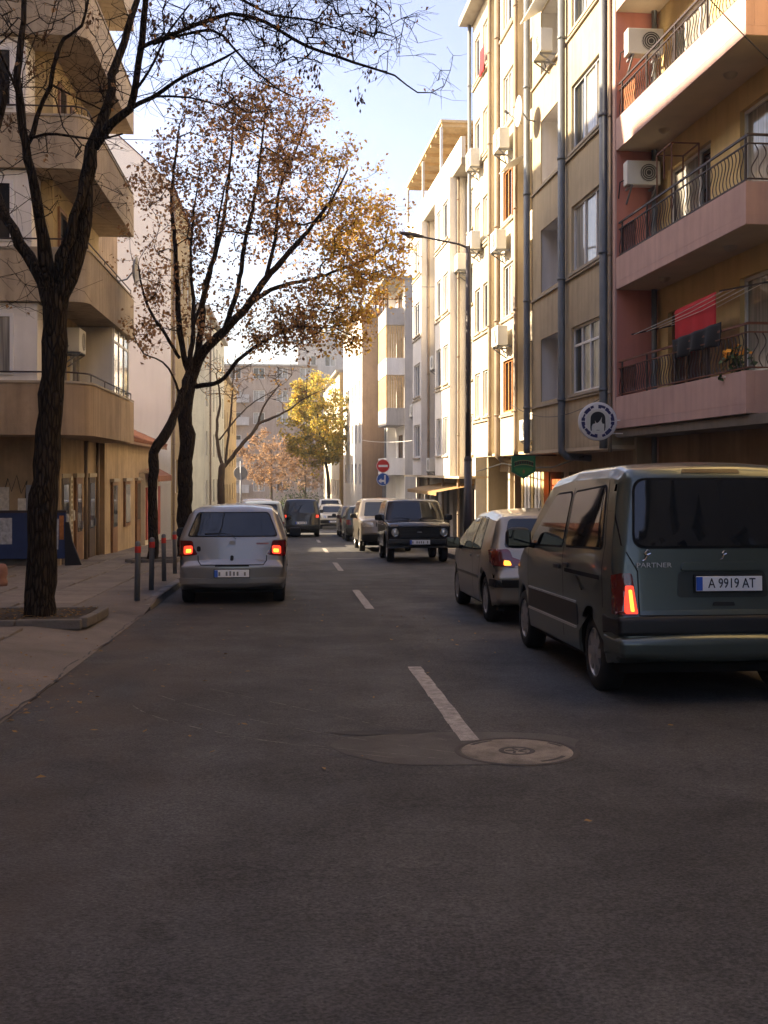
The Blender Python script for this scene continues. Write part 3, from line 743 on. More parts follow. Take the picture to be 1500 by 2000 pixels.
van.both('sill_moulding', [(1.10, .455), (2.98, .455), (2.98, .475), (1.10, .475)], mould_l, off=.014, R=.006)
van.both('door_moulding', [(1.12, .67), (2.98, .665), (2.98, .682), (1.12, .688)], mould_l, off=.016, R=.006)
van.both('door_cladding', [(1.06, .485), (3.0, .485), (3.0, .66), (1.10, .665)], M('cladding_dark', (.022, .022, .020), .45, .1), off=.010, R=.03)
for sd in 'LR':
    van.stroke('door_seam', [(1.585, .34), (1.585, 1.12), (1.585, 1.66)], sd, .012, seam_m)
    van.stroke('door_seam', [(2.99, .42), (3.05, .8), (2.98, 1.1), (2.90, 1.2)], sd, .012, seam_m)
    van.stroke('door_seam', [(.36, .70), (.345, 1.2), (.55, 1.71)], sd, .010, seam_m)
    van.stroke('slide_rail', [(.42, .93), (1.52, .93)], sd, .035, seam_m)
    van.decal('door_handle', [(1.66, .93), (1.86, .93), (1.86, .965), (1.66, .965)], sd, black_plastic, off=.02, R=.015)
    van.decal('door_handle', [(1.34, .96), (1.52, .96), (1.52, .995), (1.34, .995)], sd, black_plastic, off=.02, R=.015)
for sgn in (-1, 1):
    van.mirror(sgn, 2.78, 1.10, None, 1.25)
    van.decal('headlight', [(sgn * .45, .70), (sgn * .78, .72), (sgn * .76, .90), (sgn * .48, .86)], 'F', lamp_clear, off=.008, R=.04)
van.stroke('tailgate_seam', [(-.775, 1.72), (-.765, 1.2), (-.655, 1.0), (-.655, .665), (.655, .665), (.655, 1.0), (.765, 1.2), (.775, 1.72)], 'B', .009, seam_m, off=.003)
van.decal('high_brake_lamp', [(-.24, 1.755), (.24, 1.755), (.22, 1.785), (-.22, 1.785)], 'B', M('lamp_dark_red', (.03, .004, .004), .3, .1), off=.006, R=.01)
o = link('badge_lettering', text_mesh('PARTNER', .052), M('badge_silver', (.55, .55, .54), .3, .05), van.e); o.location = (-.53, .055, 1.045); o.rotation_euler = (math.pi / 2, 0, 0); o.scale = (1.25, 1, 1)
mb = MB(); mb.tube([(0, 0, -.03), (.012, 0, -.005), (0, 0, .012), (.016, 0, .03), (.026, 0, .022)], .006, 5); mb.tube([(.012, 0, 0), (.034, 0, .008)], .005, 5); mb.tube([(0, 0, -.03), (-.016, 0, -.036)], .005, 5)
em = mb.mesh('emblem'); em.materials.append(chrome)
place('emblem', em, van.e, (.0, .035, 1.125)); place('emblem', em, van.e, (-.60, .055, 1.125), scale=(1.3, 1, 1.3))
mbw = MB().tube([(.0, .085, 1.165), (-.05, .085, 1.20), (-.25, .10, 1.225), (-.55, .115, 1.235)], .011, 6)
mbw.build('rear_wiper', black_plastic, van.e, True)
MB().box(-.75, .75, .25, 3.8, .20, .27).build('floor_pan', underbody, van.e)

# ---- silver-beige hatchback in front of the van
hL_ = 3.83
h206 = dict(hw=.825, wr=.295, wy=(.66, 3.10), sill=.22, spokes=7, W=width_fn(.828, .90, 1.43, .20, hL_, tf=.14, tr=.08, yr=.7),
    outline=car_outline(hL_, .295, (.66, 3.10), .22,
        top=[(2.95, .95, .3, .10, .03), (2.08, 1.385, .4, .09, .03), (1.3, 1.43, .5, .09, .03), (.62, 1.385, .4, .09, .03), (.42, 1.345, .08, .09, .03)],
        front=[(3.77, .28, .08, .14, .10), (3.83, .52, .12, .2, .16), (3.70, .74, .12, .2, .10)],
        rear=[(.13, .93, .12, .13, .05), (.06, .70, .06, .13, .06), (.0, .60, .04, .13, .07), (.02, .30, .06, .12, .07)]))
p206 = paint('paint_beige_silver', (.30, .27, .225), .33, .5)
c2 = Car('parked_hatchback', 'beige-silver five-door hatchback parked on the right in front of the green van', 3.31, 13.45, hL_, h206, p206)
c2.decal('rear_window', [(-.64, .965), (.64, .965), (.53, 1.325), (-.53, 1.325)], 'B', car_glass, off=.006, R=.06)
for poly in ([(1.48, .915), (2.62, .90), (2.02, 1.31), (1.50, 1.335)], [(.78, .935), (1.42, .915), (1.43, 1.335), (.98, 1.31)]):
    c2.both('side_window', poly, car_glass_clear, off=.006, R=.05)
    c2.both('window_seal', [(p[0] + (.02 if p[0] > sum(q[0] for q in poly) / 4 else -.02), p[1] + (.016 if p[1] > 1.15 else -.016)) for p in poly], seam_m, off=.003, R=.06)
c2.decal('windshield', [(-.62, .97), (.62, .97), (.52, 1.35), (-.52, 1.35)], 'F', car_glass, off=.006, R=.06)
for sgn in (-1, 1):
    t = c2.decal('tail_lamp', [(sgn * .50, .72), (sgn * .80, .74), (sgn * .80, .93), (sgn * .58, .95)], 'B', lamp_red, off=.012, R=.05, thick=.03, grid=.05)
    c2.decal('tail_lamp_side', [(.02, .74), (.16, .75), (.36, .93), (.15, .95)], 'L' if sgn < 0 else 'R', lamp_red, off=.012, R=.05, thick=.03, parent=t, grid=.05)
    c2.decal('lit_or_glint_patch', [(sgn * .56, .745), (sgn * .66, .745), (sgn * .65, .81), (sgn * .58, .80)], 'B', flash_glint_amber, off=.016, R=.02, thick=.004, parent=t, grid=.05)  # reflected flash put in as a glowing patch, lamp is off
    c2.decal('headlight', [(sgn * .40, .56), (sgn * .74, .66), (sgn * .72, .78), (sgn * .45, .70)], 'F', lamp_clear, off=.008, R=.04)
    c2.mirror(sgn, 2.36, .90)
c2.decal('bumper_trim', [(-.80, .48), (.80, .48), (.80, .575), (-.80, .575)], 'B', black_plastic, off=.018, R=.02, thick=.03)
c2.both('bumper_trim', [(.02, .48), (.30, .48), (.27, .575), (.02, .575)], black_plastic, off=.018, R=.02, thick=.03)
c2.both('door_moulding', [(1.0, .535), (2.76, .53), (2.76, .565), (1.03, .57)], M('moulding_dark', (.05, .045, .04), .5, .1), off=.012, R=.01)
for sd in 'LR':
    c2.stroke('door_seam', [(1.455, .27), (1.455, .9), (1.46, 1.36)], sd, .010, seam_m)
    c2.stroke('door_seam', [(2.72, .35), (2.76, .7), (2.66, .9)], sd, .010, seam_m)
    c2.stroke('door_seam', [(.98, .40), (1.02, .60), (.76, .92)], sd, .010, seam_m)
    c2.decal('door_handle', [(1.50, .80), (1.66, .80), (1.66, .83), (1.50, .83)], sd, p206, off=.02, R=.012)
    c2.decal('door_handle', [(.90, .81), (1.05, .81), (1.05, .84), (.90, .84)], sd, p206, off=.02, R=.012)
c2.plate(0, .66, 'B')
MB().box(-.7, .7, .25, 3.5, .17, .23).build('floor_pan', underbody, c2.e)
MB().tube([(-.1, .55, 1.43), (-.1, .45, 1.56)], .004, 5).build('antenna', black_plastic, c2.e)

# ---- silver supermini on the left, seen from behind
yL = 3.61
ysp = dict(hw=.83, wr=.29, wy=(.58, 2.95), sill=.21, spokes=7, W=width_fn(.832, .98, 1.50, .21, yL, tf=.14, tr=.05, yr=.6),
    outline=car_outline(yL, .29, (.58, 2.95), .21,
        top=[(2.80, 1.00, .3, .10, .03), (1.95, 1.45, .4, .09, .03), (1.3, 1.50, .5, .09, .035), (.62, 1.465, .4, .09, .04), (.40, 1.43, .10, .09, .04)],
        front=[(3.55, .28, .08, .14, .10), (3.61, .52, .12, .2, .16), (3.46, .80, .12, .2, .10)],
        rear=[(.13, 1.00, .12, .11, .05), (.07, .66, .05, .12, .06), (.0, .57, .04, .13, .07), (.02, .31, .07, .12, .07)]))
pys = paint('paint_silver', (.27, .262, .258), .34, .5)
ya = Car('parked_hatchback', 'silver three-door hatchback seen from behind beside the grey bollards', -.88, 16.85, yL, ysp, pys)
ya.decal('rear_window', [(-.67, 1.035), (.67, 1.035), (.535, 1.385), (-.535, 1.385)], 'B', car_glass, off=.006, R=.06)
ya.decal('window_seal', [(-.695, 1.02), (.695, 1.02), (.55, 1.40), (-.55, 1.40)], 'B', seam_m, off=.003, R=.06)
for sgn in (-1, 1):
    t = ya.decal('tail_lamp', [(sgn * .565, .745), (sgn * .815, .72), (sgn * .79, .97), (sgn * .60, .965)], 'B', lamp_red, off=.014, R=.04, thick=.03, grid=.05)
    ya.decal('tail_lamp_side', [(.06, .74), (.17, .75), (.21, .97), (.12, .97)], 'L' if sgn < 0 else 'R', lamp_red, off=.012, R=.03, thick=.03, parent=t, grid=.05)
    ya.decal('lit_or_glint_patch', [(sgn * .60, .765), (sgn * .73, .755), (sgn * .73, .885), (sgn * .60, .89)], 'B', red_lit_or_glint, off=.0175, R=.03, thick=.004, parent=t, grid=.05)  # flash reflection drawn as glow, red patch under a smaller amber one
    ya.decal('lit_or_glint_patch', [(sgn * .62, .785), (sgn * .70, .778), (sgn * .70, .835), (sgn * .62, .84)], 'B', flash_glint_amber, off=.020, R=.015, thick=.004, parent=t, grid=.05)
    ya.decal('headlight', [(sgn * .42, .58), (sgn * .76, .66), (sgn * .74, .82), (sgn * .5, .76)], 'F', lamp_clear, off=.008, R=.04)
    ya.mirror(sgn, 2.25, .98)
ya.both('side_window', [(.55, 1.02), (1.15, 1.00), (1.17, 1.38), (.80, 1.375)], car_glass, off=.006, R=.05)
ya.both('side_window', [(1.23, 1.0), (2.48, .975), (1.95, 1.36), (1.25, 1.385)], car_glass, off=.006, R=.05)
ya.decal('windshield', [(-.62, 1.03), (.62, 1.03), (.52, 1.41), (-.52, 1.41)], 'F', car_glass, off=.006, R=.06)
ya.stroke('tailgate_seam', [(-.52, .74), (-.515, .66), (-.47, .60), (.47, .60), (.515, .66), (.52, .74)], 'B', .014, seam_m, off=.003)
ya.decal('bumper_shelf', [(-.79, .325), (.79, .325), (.79, .40), (-.79, .40)], 'B', pys, off=.025, R=.03, thick=.04)
ya.plate(0, .475, 'B', off=.02)
ya.decal('handle_strip', [(-.26, .575), (.26, .575), (.25, .60), (-.25, .60)], 'B', seam_m, off=.006, R=.01)
ya.decal('emblem', [(-.05, .905), (.05, .905), (.045, .96), (-.045, .96)], 'B', trim_grey, off=.008, R=.025)
ya.decal('badge', [(.36, .905), (.55, .905), (.55, .93), (.36, .93)], 'B', M('badge_red', (.3, .12, .12), .4, .4, 30), off=.004, R=.008)
ya.decal('tow_cover', [(-.54, .80), (-.48, .80), (-.48, .88), (-.54, .88)], 'B', seam_m, off=.004, R=.028)
ya.decal('lock', [(-.03, .66), (.02, .66), (.02, .74), (-.03, .74)], 'B', seam_m, off=.006, R=.02)
MB().tube([(.03, .10, 1.0), (.0, .105, 1.045), (-.12, .12, 1.07), (-.42, .125, 1.065)], .012, 6).build('rear_wiper', black_plastic, ya.e, True)
MB().tube([(.05, .09, .985), (.03, .10, 1.0), (.0, .105, 1.045)], .02, 6).build('wiper_arm', black_plastic, ya.e, True)
MB().box(-.7, .7, .22, 3.3, .17, .23).build('floor_pan', underbody, ya.e)
ya.both('door_moulding', [(1.1, .52), (2.55, .52), (2.55, .55), (1.1, .55)], seam_m, off=.01, R=.008)

# ---- boxy black off-roader facing the camera
nL = 3.72
nsp = dict(hw=.83, wr=.345, wy=(.72, 2.94), sill=.38, spokes=5, W=width_fn(.835, 1.02, 1.64, .13, nL, tf=.03, tr=.03, lt=.03),
    outline=car_outline(nL, .345, (.72, 2.94), .38, Rarch=.06,
        top=[(2.50, 1.07, .06, .06, .02), (2.08, 1.60, .10, .07, .025), (1.4, 1.64, .4, .07, .03), (.45, 1.61, .12, .07, .03)],
        front=[(3.58, .40, .05, .04, 0), (3.62, .95, .05, .05, .015), (3.50, 1.02, .10, .05, .02)],
        rear=[(.05, 1.05, .1, .06, .02), (.02, .45, .06, .05, .02)]))
pblk = paint('paint_black', (.012, .012, .013), .22, .2)
nv = Car('parked_offroader', 'boxy black two-door off-roader with round headlights parked facing the camera', 3.32, 28.1, nL, nsp, pblk, face=-1)
nv.decal('windshield', [(-.62, 1.12), (.62, 1.12), (.56, 1.55), (-.56, 1.55)], 'F', car_glass, off=.008, R=.05)
nv.decal('rear_window', [(-.58, 1.12), (.58, 1.12), (.54, 1.50), (-.54, 1.50)], 'B', car_glass, off=.008, R=.05)
nv.both('side_window', [(.50, 1.10), (1.25, 1.08), (1.25, 1.52), (.62, 1.50)], car_glass, off=.006, R=.04)
nv.both('side_window', [(1.33, 1.08), (2.34, 1.08), (2.06, 1.52), (1.33, 1.53)], car_glass, off=.006, R=.04)
nv.decal('grille', [(-.52, .66), (.52, .66), (.52, .90), (-.52, .90)], 'F', black_plastic, off=.010, R=.02)
for k in range(6): nv.decal('grille_slat', [(-.50, .685 + k * .036), (.50, .685 + k * .036), (.50, .70 + k * .036), (-.50, .70 + k * .036)], 'F', M('grille_grey', (.05, .05, .05), .4), off=.02, R=0)
for sgn in (-1, 1):
    hz = MB().lathe([(.0001, 0), (.07, .006), (.088, .02), (.10, .03), (.10, .0), (.112, .0), (.112, .035), (.10, .04)], 24, 'y', (sgn * .635, 3.66, .78))
    hl = MB().lathe([(.0001, .03), (.05, .026), (.085, .012), (.09, 0)], 20, 'y', (sgn * .635, 3.62, .78)).build('headlight', lamp_clear, nv.e, True)
    MB().lathe([(.088, .0), (.088, .028), (.104, .03), (.106, .0)], 24, 'y', (sgn * .635, 3.62, .78)).build('headlight_ring', chrome, hl, True)
    nv.decal('indicator', [(sgn * .55, .935), (sgn * .77, .935), (sgn * .77, .985), (sgn * .55, .985)], 'F', M('lamp_grey', (.15, .12, .10), .3), off=.008, R=.01)
    nv.mirror(sgn, 2.28, 1.10)
    nv.decal('wheel_flare', [(2.94 + (.41 + .06 * (k % 2)) * math.cos(a), .345 + (.41 + .06 * (k % 2)) * math.sin(a)) for k, a in [(0, t) for t in np.linspace(math.pi, 0, 14)] + [(1, t) for t in np.linspace(0, math.pi, 14)]], 'L' if sgn < 0 else 'R', black_plastic, off=.02, R=0, thick=.03)
bevelled('front_bumper', MB().box(-.80, .80, 3.62, 3.74, .50, .61), M('bumper_dark', (.03, .03, .03), .35, metal=.4), nv.e, .02)
bevelled('rear_bumper', MB().box(-.78, .78, -.08, .05, .50, .60), black_plastic, nv.e, .02)
e = nv.plate(0, .535, 'F', off=.135)
MB().box(-.6, .6, .4, 3.4, .40, .46).build('floor_pan', underbody, nv.e)
nv.stroke('hood_seam', [(-.74, .935), (.74, .935)], 'F', .014, seam_m, off=.004)
nv.decal('emblem', [(-.06, .775), (.06, .775), (.06, .81), (-.06, .81)], 'F', chrome, off=.03, R=.015)
for sgn in (-1, 1): MB().tube([(sgn * .1, 2.58, 1.095), (sgn * .15, 2.50, 1.125), (sgn * .5, 2.44, 1.17)], .008, 5).build('wiper', black_plastic, nv.e)

# ---- generic cars further away
def simple_car(name, label, x, yr, face, L, H, hw, pm, kind='suv', cat='car', lit=False, plate=True, glass=None, yaw=0.):
    glass = glass or car_glass
    belt = .62 * H if kind != 'van' else .56 * H
    wr = .30 if kind == 'hatch' else .35
    wy = (.2 * L, .8 * L)
    hood = belt - .05
    rr = {'suv': .10, 'van': .05, 'hatch': .30}[kind]
    top = [(L * .735, belt + .04, .2, .09, .02), (L * (.58 if kind != 'van' else .64), H - .04, .2, .09, .02), (L * .4, H, .5, .09, .03), (rr + .12, H - .04, .14, .09, .03)]
    sp = dict(hw=hw, wr=wr, wy=wy, sill=.26 if kind != 'suv' else .34, W=width_fn(hw, belt, H, .17, L, tf=.08, tr=.04), rim=rim_silver,
              outline=car_outline(L, wr, wy, .26 if kind != 'suv' else .34, rear=[(.06, belt, .1, .08, .03), (.0, .5, .05, .08, .04), (.02, .36, .05, .08, .04)], top=top,
                                  front=[(L - .04, .36, .06, .12, .06), (L, .6, .1, .14, .09), (L - .10, hood, .12, .14, .06)]))
    c = Car(name, label, x, yr, L, sp, pm, face, cat, yaw)
    zt = H - .12
    c.decal('rear_window', [(-hw * .74, belt + .05), (hw * .74, belt + .05), (hw * .64, zt), (-hw * .64, zt)], 'B', glass, off=.006, R=.05)
    c.decal('windshield', [(-hw * .76, belt + .07), (hw * .76, belt + .07), (hw * .66, zt), (-hw * .66, zt)], 'F', glass, off=.006, R=.05)
    c.both('side_window', [(rr + .30, belt + .03), (L * .40, belt + .02), (L * .40, zt), (rr + .42, zt)], glass, off=.006, R=.05)
    c.both('side_window', [(L * .42, belt + .02), (L * .68, belt + .03), (L * .575, zt), (L * .42, zt)], glass, off=.006, R=.05)
    for sgn in (-1, 1):
        t = c.decal('tail_lamp', [(sgn * hw * .70, belt - .22), (sgn * hw * .95, belt - .22), (sgn * hw * .95, belt - .02), (sgn * hw * .74, belt - .02)], 'B', lamp_red, off=.012, R=.03, thick=.03)
        if lit: c.decal('lit_or_glint_patch', [(sgn * hw * .76, belt - .18), (sgn * hw * .90, belt - .18), (sgn * hw * .90, belt - .07), (sgn * hw * .77, belt - .07)], 'B', red_lit_or_glint, off=.02, R=.03, thick=.004, parent=t)
        c.decal('headlight', [(sgn * hw * .48, hood - .22), (sgn * hw * .93, hood - .20), (sgn * hw * .90, hood - .04), (sgn * hw * .52, hood - .06)], 'F', lamp_clear, off=.010, R=.04)
        c.mirror(sgn, L * .655, belt + .02)
    c.decal('bumper', [(-hw * .95, .38), (hw * .95, .38), (hw * .95, .55), (-hw * .95, .55)], 'B', black_plastic, off=.02, R=.03, thick=.03)
    c.decal('bumper', [(-hw * .9, .36), (hw * .9, .36), (hw * .9, .56), (-hw * .9, .56)], 'F', black_plastic, off=.02, R=.03, thick=.03)
    c.decal('grille', [(-hw * .42, hood - .20), (hw * .42, hood - .20), (hw * .40, hood - .07), (-hw * .40, hood - .07)], 'F', black_plastic, off=.008, R=.02)
    if plate: c.plate(0, .66 if kind == 'suv' else .62, 'B'); c.plate(0, .45, 'F', off=.03)
    MB().box(-hw * .85, hw * .85, .3, L - .3, .2, sp['sill'] + .02).build('floor_pan', underbody, c.e)
    return c
pdark = paint('paint_near_black', (.010, .012, .016), .25, .2)
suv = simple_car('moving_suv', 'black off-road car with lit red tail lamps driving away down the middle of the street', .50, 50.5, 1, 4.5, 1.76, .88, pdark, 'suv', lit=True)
beige = simple_car('parked_suv', 'grey-beige off-road car parked facing the camera behind the boxy black one', 3.05, 34.6, -1, 4.3, 1.70, .87, paint('paint_beige', (.17, .15, .125), .35, .3), 'suv')
simple_car('parked_hatchback', 'dark green hatchback with a red tail lamp parked behind the grey-beige off-road car', 3.05, 44.4, 1, 4.1, 1.45, .84, paint('paint_dark_green', (.03, .045, .04), .3, .3), 'hatch')
simple_car('parked_hatchback', 'grey-brown hatchback parked beyond the dark green one, farthest of the row', 3.05, 50.2, 1, 4.0, 1.45, .83, paint('paint_brown_grey', (.10, .09, .08), .3, .3), 'hatch')
simple_car('parked_van', 'pale blue-grey van parked on the left beyond the silver hatchback', -1.02, 39.0, 1, 4.6, 1.64, .84, paint('paint_pale_blue', (.22, .26, .30), .35, .3), 'van', cat='van')
simple_car('parked_car', 'white car parked at the left kerb behind the pale blue-grey van', -1.45, 47.6, 1, 4.4, 1.75, .82, paint('paint_white', (.72, .71, .69), .35, .1), 'suv')
simple_car('parked_car', 'cream car standing in the sun beyond the side street', 2.6, 67.0, -1, 4.2, 1.5, .85, paint('paint_cream', (.66, .60, .48), .35, .1), 'hatch')
simple_car('parked_van', 'white van standing in the sun at the far end of the right row', 2.75, 75.0, -1, 4.6, 1.9, .88, MATS['paint_white'], 'van', cat='van')
simple_car('parked_car', 'red car among the far traffic at the end of the street', 1.2, 98.0, 1, 4.2, 1.5, .85, paint('paint_red', (.40, .04, .03), .35, .1), 'hatch')
# ------------------------------------------------------------------ buildings
class Bld:
    """local frame: x = u along the facade, y = n outward (towards the street), z up"""
    def __init__(s, name, label, loc, rz, cat='building'):
        s.e = thing(name, label, cat, loc, (0, 0, rz))
    def wall(s, u0, u1, z0, z1, n, mat, holes=(), depth=.22, name='wall'):
        us = sorted({u0, u1, *[h[0] for h in holes], *[h[1] for h in holes]}); zs = sorted({z0, z1, *[h[2] for h in holes], *[h[3] for h in holes]})
        us = [u for u in us if u0 <= u <= u1]; zs = [z for z in zs if z0 <= z <= z1]
        mb = MB()
        for a, b in zip(us[:-1], us[1:]):
            for c, d in zip(zs[:-1], zs[1:]):
                cu, cz = (a + b) / 2, (c + d) / 2
                if any(h[0] < cu < h[1] and h[2] < cz < h[3] for h in holes): continue
                mb.quad((a, n, c), (b, n, c), (b, n, d), (a, n, d))
        for h in holes:
            dd = h[4] if len(h) > 4 else depth; m = n - dd
            mb.quad((h[0], n, h[2]), (h[0], m, h[2]), (h[0], m, h[3]), (h[0], n, h[3])); mb.quad((h[1], n, h[2]), (h[1], m, h[2]), (h[1], m, h[3]), (h[1], n, h[3]))
            mb.quad((h[0], n, h[2]), (h[1], n, h[2]), (h[1], m, h[2]), (h[0], m, h[2])); mb.quad((h[0], n, h[3]), (h[1], n, h[3]), (h[1], m, h[3]), (h[0], m, h[3]))
        return mb.build(name, mat, s.e, fix=False)
    def window(s, u0, u1, z0, z1, n, cols=2, frame=None, transom=0., pane=None, sill=None, fw=.055, name='window'):
        frame = frame or pvc; pane = pane or pane_m
        mb = MB(); a, b = n, n + .06
        mb.box(u0, u1, a, b, z0, z0 + fw); mb.box(u0, u1, a, b, z1 - fw, z1); mb.box(u0, u0 + fw, a, b, z0 + fw, z1 - fw); mb.box(u1 - fw, u1, a, b, z0 + fw, z1 - fw)
        cw_ = (u1 - u0) / cols
        for k in range(1, cols): mb.box(u0 + k * cw_ - fw * .6, u0 + k * cw_ + fw * .6, a, b - .004, z0 + fw, z1 - fw)
        if transom: mb.box(u0 + fw, u1 - fw, a, b - .008, z1 - transom - fw / 2, z1 - transom + fw / 2)
        w_ = mb.build(name, frame, s.e)
        for k in range(cols):
            MB().box(u0 + k * cw_ + fw * .5, u0 + (k + 1) * cw_ - fw * .5, n + .012, n + .022, z0 + fw * .8, z1 - fw * .8).build('pane', pane, w_)
        if sill is not None:
            MB().box(u0 - .07, u1 + .07, n, sill + .07, z0 - .075, z0 - .01).build('sill', sill_m, w_)
        return w_
    def box(s, name, mat, u0, u1, n0, n1, z0, z1, bev=0.):
        mb = MB().box(u0, u1, n0, n1, z0, z1)
        return bevelled(name, mb, mat, s.e, bev, 1) if bev else mb.build(name, mat, s.e)
    def pipe(s, u, n, z0, z1, r=.07, mat=None, elbow=False):
        pts = [(u, n, z1), (u, n, z0 + .15)]
        if elbow: pts += [(u, n, z0), (u, n - .12, z0 - .12), (u, n - .7, z0 - .16)]
        else: pts += [(u, n, z0)]
        p = MB().tube(pts, r, 10).build('drainpipe', mat or pipe_m, s.e, True)
        mb = MB(); z = z0 + 1.2; k = 0
        while z < z1:
            q = MB().tube([(u, n, z - .03), (u, n, z + .03)], r * 1.18, 10).build('pipe_clamp', mat or pipe_m, p, True); z += 2.8
        return p
    def loggia(s, u0, u1, z0, z1, n, depth, wallm, door_u=None, doorm=None):
        mb = MB(); m = n - depth
        mb.quad((u0, n - .02, z0 - .4), (u0, m, z0 - .4), (u0, m, z1 + .02), (u0, n - .02, z1 + .02)); mb.quad((u1, n - .02, z0 - .4), (u1, m, z0 - .4), (u1, m, z1 + .02), (u1, n - .02, z1 + .02))
        mb.quad((u0, m, z0 - .4), (u1, m, z0 - .4), (u1, m, z1 + .02), (u0, m, z1 + .02)); mb.quad((u0, n - .02, z1 + .019), (u1, n - .02, z1 + .019), (u1, m, z1 + .019), (u0, m, z1 + .019)); mb.quad((u0, n - .02, z0 - .4), (u1, n - .02, z0 - .4), (u1, m, z0 - .4), (u0, m, z0 - .4))
        lg = mb.build('loggia', wallm, s.e, fix=False)
        a, b = door_u or (u0 + .3, u0 + 1.1)
        MB().box(a, b, m + .004, m + .06, z0 - .38, z1 - .25).build('loggia_door', doorm or pane_dark, lg)
        return lg
    def shell(s, u0, u1, n0, n1, z0, z1, mat, roofm=None, over=.3):
        """end walls, back wall and flat roof"""
        MB().box(u0, u0 + .2, n0, n1 - .002, z0, z1).build('end_wall', mat, s.e); MB().box(u1 - .2, u1, n0, n1 - .002, z0, z1).build('end_wall', mat, s.e)
        MB().box(u0, u1, n0 - .2, n0, z0, z1).build('back_wall', mat, s.e)
        MB().box(u0 - .02, u1 + .02, n0 - .2, n1 + over, z1, z1 + .22).build('roof_slab', roofm or concrete, s.e)
sill_m = M('sill_concrete', (.40, .34, .26), .9, .1, 3)

def ac_unit(label, world, rz, size=1.):
    """outdoor air-conditioner unit; local y = away from the wall, origin at the wall"""
    e = thing('air_conditioner', label, 'air conditioner', world, (0, 0, rz), 'air conditioner units on the facades')
    w_, d, h = .80 * size, .30 * size, .56 * size
    bevelled('casing', MB().box(-w_ / 2, w_ / 2, .12, .12 + d, 0, h), ac_white, e, .02, 2)
    g = MB().lathe([(.0001, .0), (.05, .004), (.2 * size, .006), (.215 * size, .0)], 20, 'y', (-.12 * size, .12 + d + .001, h * .5)).build('fan_grille', M('fan_dark', (.05, .05, .05), .6), e, True)
    for r in (.06, .11, .16, .20): MB().lathe([(r * size, .008), (r * size + .006, .012), (r * size + .012, .008)], 20, 'y', (-.12 * size, .12 + d, h * .5)).build('grille_ring', ac_white, g)
    for x in (-.28, .28): MB().bar((x * size, 0, -.02), (x * size, .12 + d, -.02), .04, .04).bar((x * size, .01, -.30), (x * size, .10 + d, -.03), .03, .03).build('bracket', steel, e)
    MB().tube([(w_ / 2 - .05, .2, .15), (w_ / 2 + .06, .12, .1), (w_ / 2 + .06, .02, -.2)], .014, 6).build('hose', black_plastic, e)
    return e

# ---- right-hand facade line: bends gently towards the street
RS = .028
RROT = math.pi / 2 + math.atan(RS)
def xr(Y): return 7.1 - RS * Y
def rloc(Y, n=0.): return (xr(Y) - n, Y, 0)

# R1: pink building with balconies
r1 = Bld('pink_apartment_building', 'pink and yellow apartment building with wrought-iron balconies at the right edge', rloc(4), RROT)
U0, U1, UE, WN = 11.65, 17.55, 17.75, -.86
FL = [2.37 + 2.78 * k for k in range(5)]
holes = []
for k, z in enumerate(FL):
    holes += [(14.95, 17.0, z + .2, z + 2.25), (11.2, 13.75, z + .75, z + 2.35)]
    holes += [(5.5, 8.0, z + .95, z + 2.35)]
r1.wall(0, UE, 2.2, 17.2, WN, plaster_yellow, holes, .16)
for k, z in enumerate(FL):
    r1.window(14.95, 17.0, z + .2, z + 2.25, WN - .14, 3, wood_brown if k == 0 else pvc, pane=pane_m if k else pane_dark, name='balcony_door')
    r1.window(11.2, 13.75, z + .75, z + 2.35, WN - .14, 2, pvc, sill=WN)
    r1.window(5.5, 8.0, z + .95, z + 2.35, WN - .14, 2, pvc, sill=WN)
# salmon flank wall at the far end of the balconies, with a pale corner strip
r1.box('flank_wall', plaster_salmon, U1 + .02, UE, WN, -.02, 2.37, 17.2)
r1.box('corner_strip', plaster_pink, U1 + .03, UE + .004, -.14, .012, 2.37, 17.2)
r1.shell(0, UE, -9, WN, -2.2, 17.2, plaster_pink, over=.9)
# balconies
bal_curve = []
zz = np.linspace(0, .50, 11)
bm_ = MB(); bm_.tube([(.055 * math.sin(2 * math.pi * z / .50) * (1 if True else 0), 0, z) for z in zz], .0085, 5); bal_me = bm_.mesh('baluster'); bal_me.materials.append(iron)
lampm = M('lamp_glass', (.45, .38, .28), .4, .1, 5)
for k, z in enumerate(FL):
    mb = MB()
    prof = MB(); prof.box(U0, U1 + .02, WN, -.001, z, z + .14)                      # slab
    prof.box(U0, U1 + .02, -.13, 0, z + .142, z + .63); prof.box(U0, U0 + .13, WN + .003, -.132, z + .142, z + .63)
    b = prof.build('balcony', plaster_pink, r1.e)
    MB().box(U0 + .02, U1, WN + .004, -.02, z - .006, z - .002).build('soffit', soffit_m, b)
    # railings
    rl = MB()
    for zz_, th in ((z + 1.33, .035), (z + 1.20, .018), (z + .68, .02)):
        rl.bar((U0 + .05, -.06, zz_), (U1, -.06, zz_), .03, th); rl.bar((U0 + .05, WN, zz_), (U0 + .05, -.06, zz_), .03, th)
    rl.build('railing', iron if k else iron_red, b)
    nb = 46
    for i in range(nb):
        u = U0 + .14 + (U1 - U0 - .2) * i / (nb - 1)
        if i % 11 == 0: MB().bar((u, -.06, z + .62), (u, -.06, z + 1.33), .03, .03).build('rail_post', iron, b)
        else: place('baluster', bal_me, b, (u, -.06, z + .69), (0, 0, 0))
    for i in range(6): place('baluster', bal_me, b, (U0 + .05, WN + .1 + i * .12, z + .69), (0, 0, math.pi / 2))
    for u in (13.2, 16.1):
        MB().lathe([(.0001, -.10), (.06, -.085), (.10, -.05), (.115, -.007), (.12, -.007)], 16, 'z', (u, -.45, z)).build('ceiling_lamp', lampm, b, True)
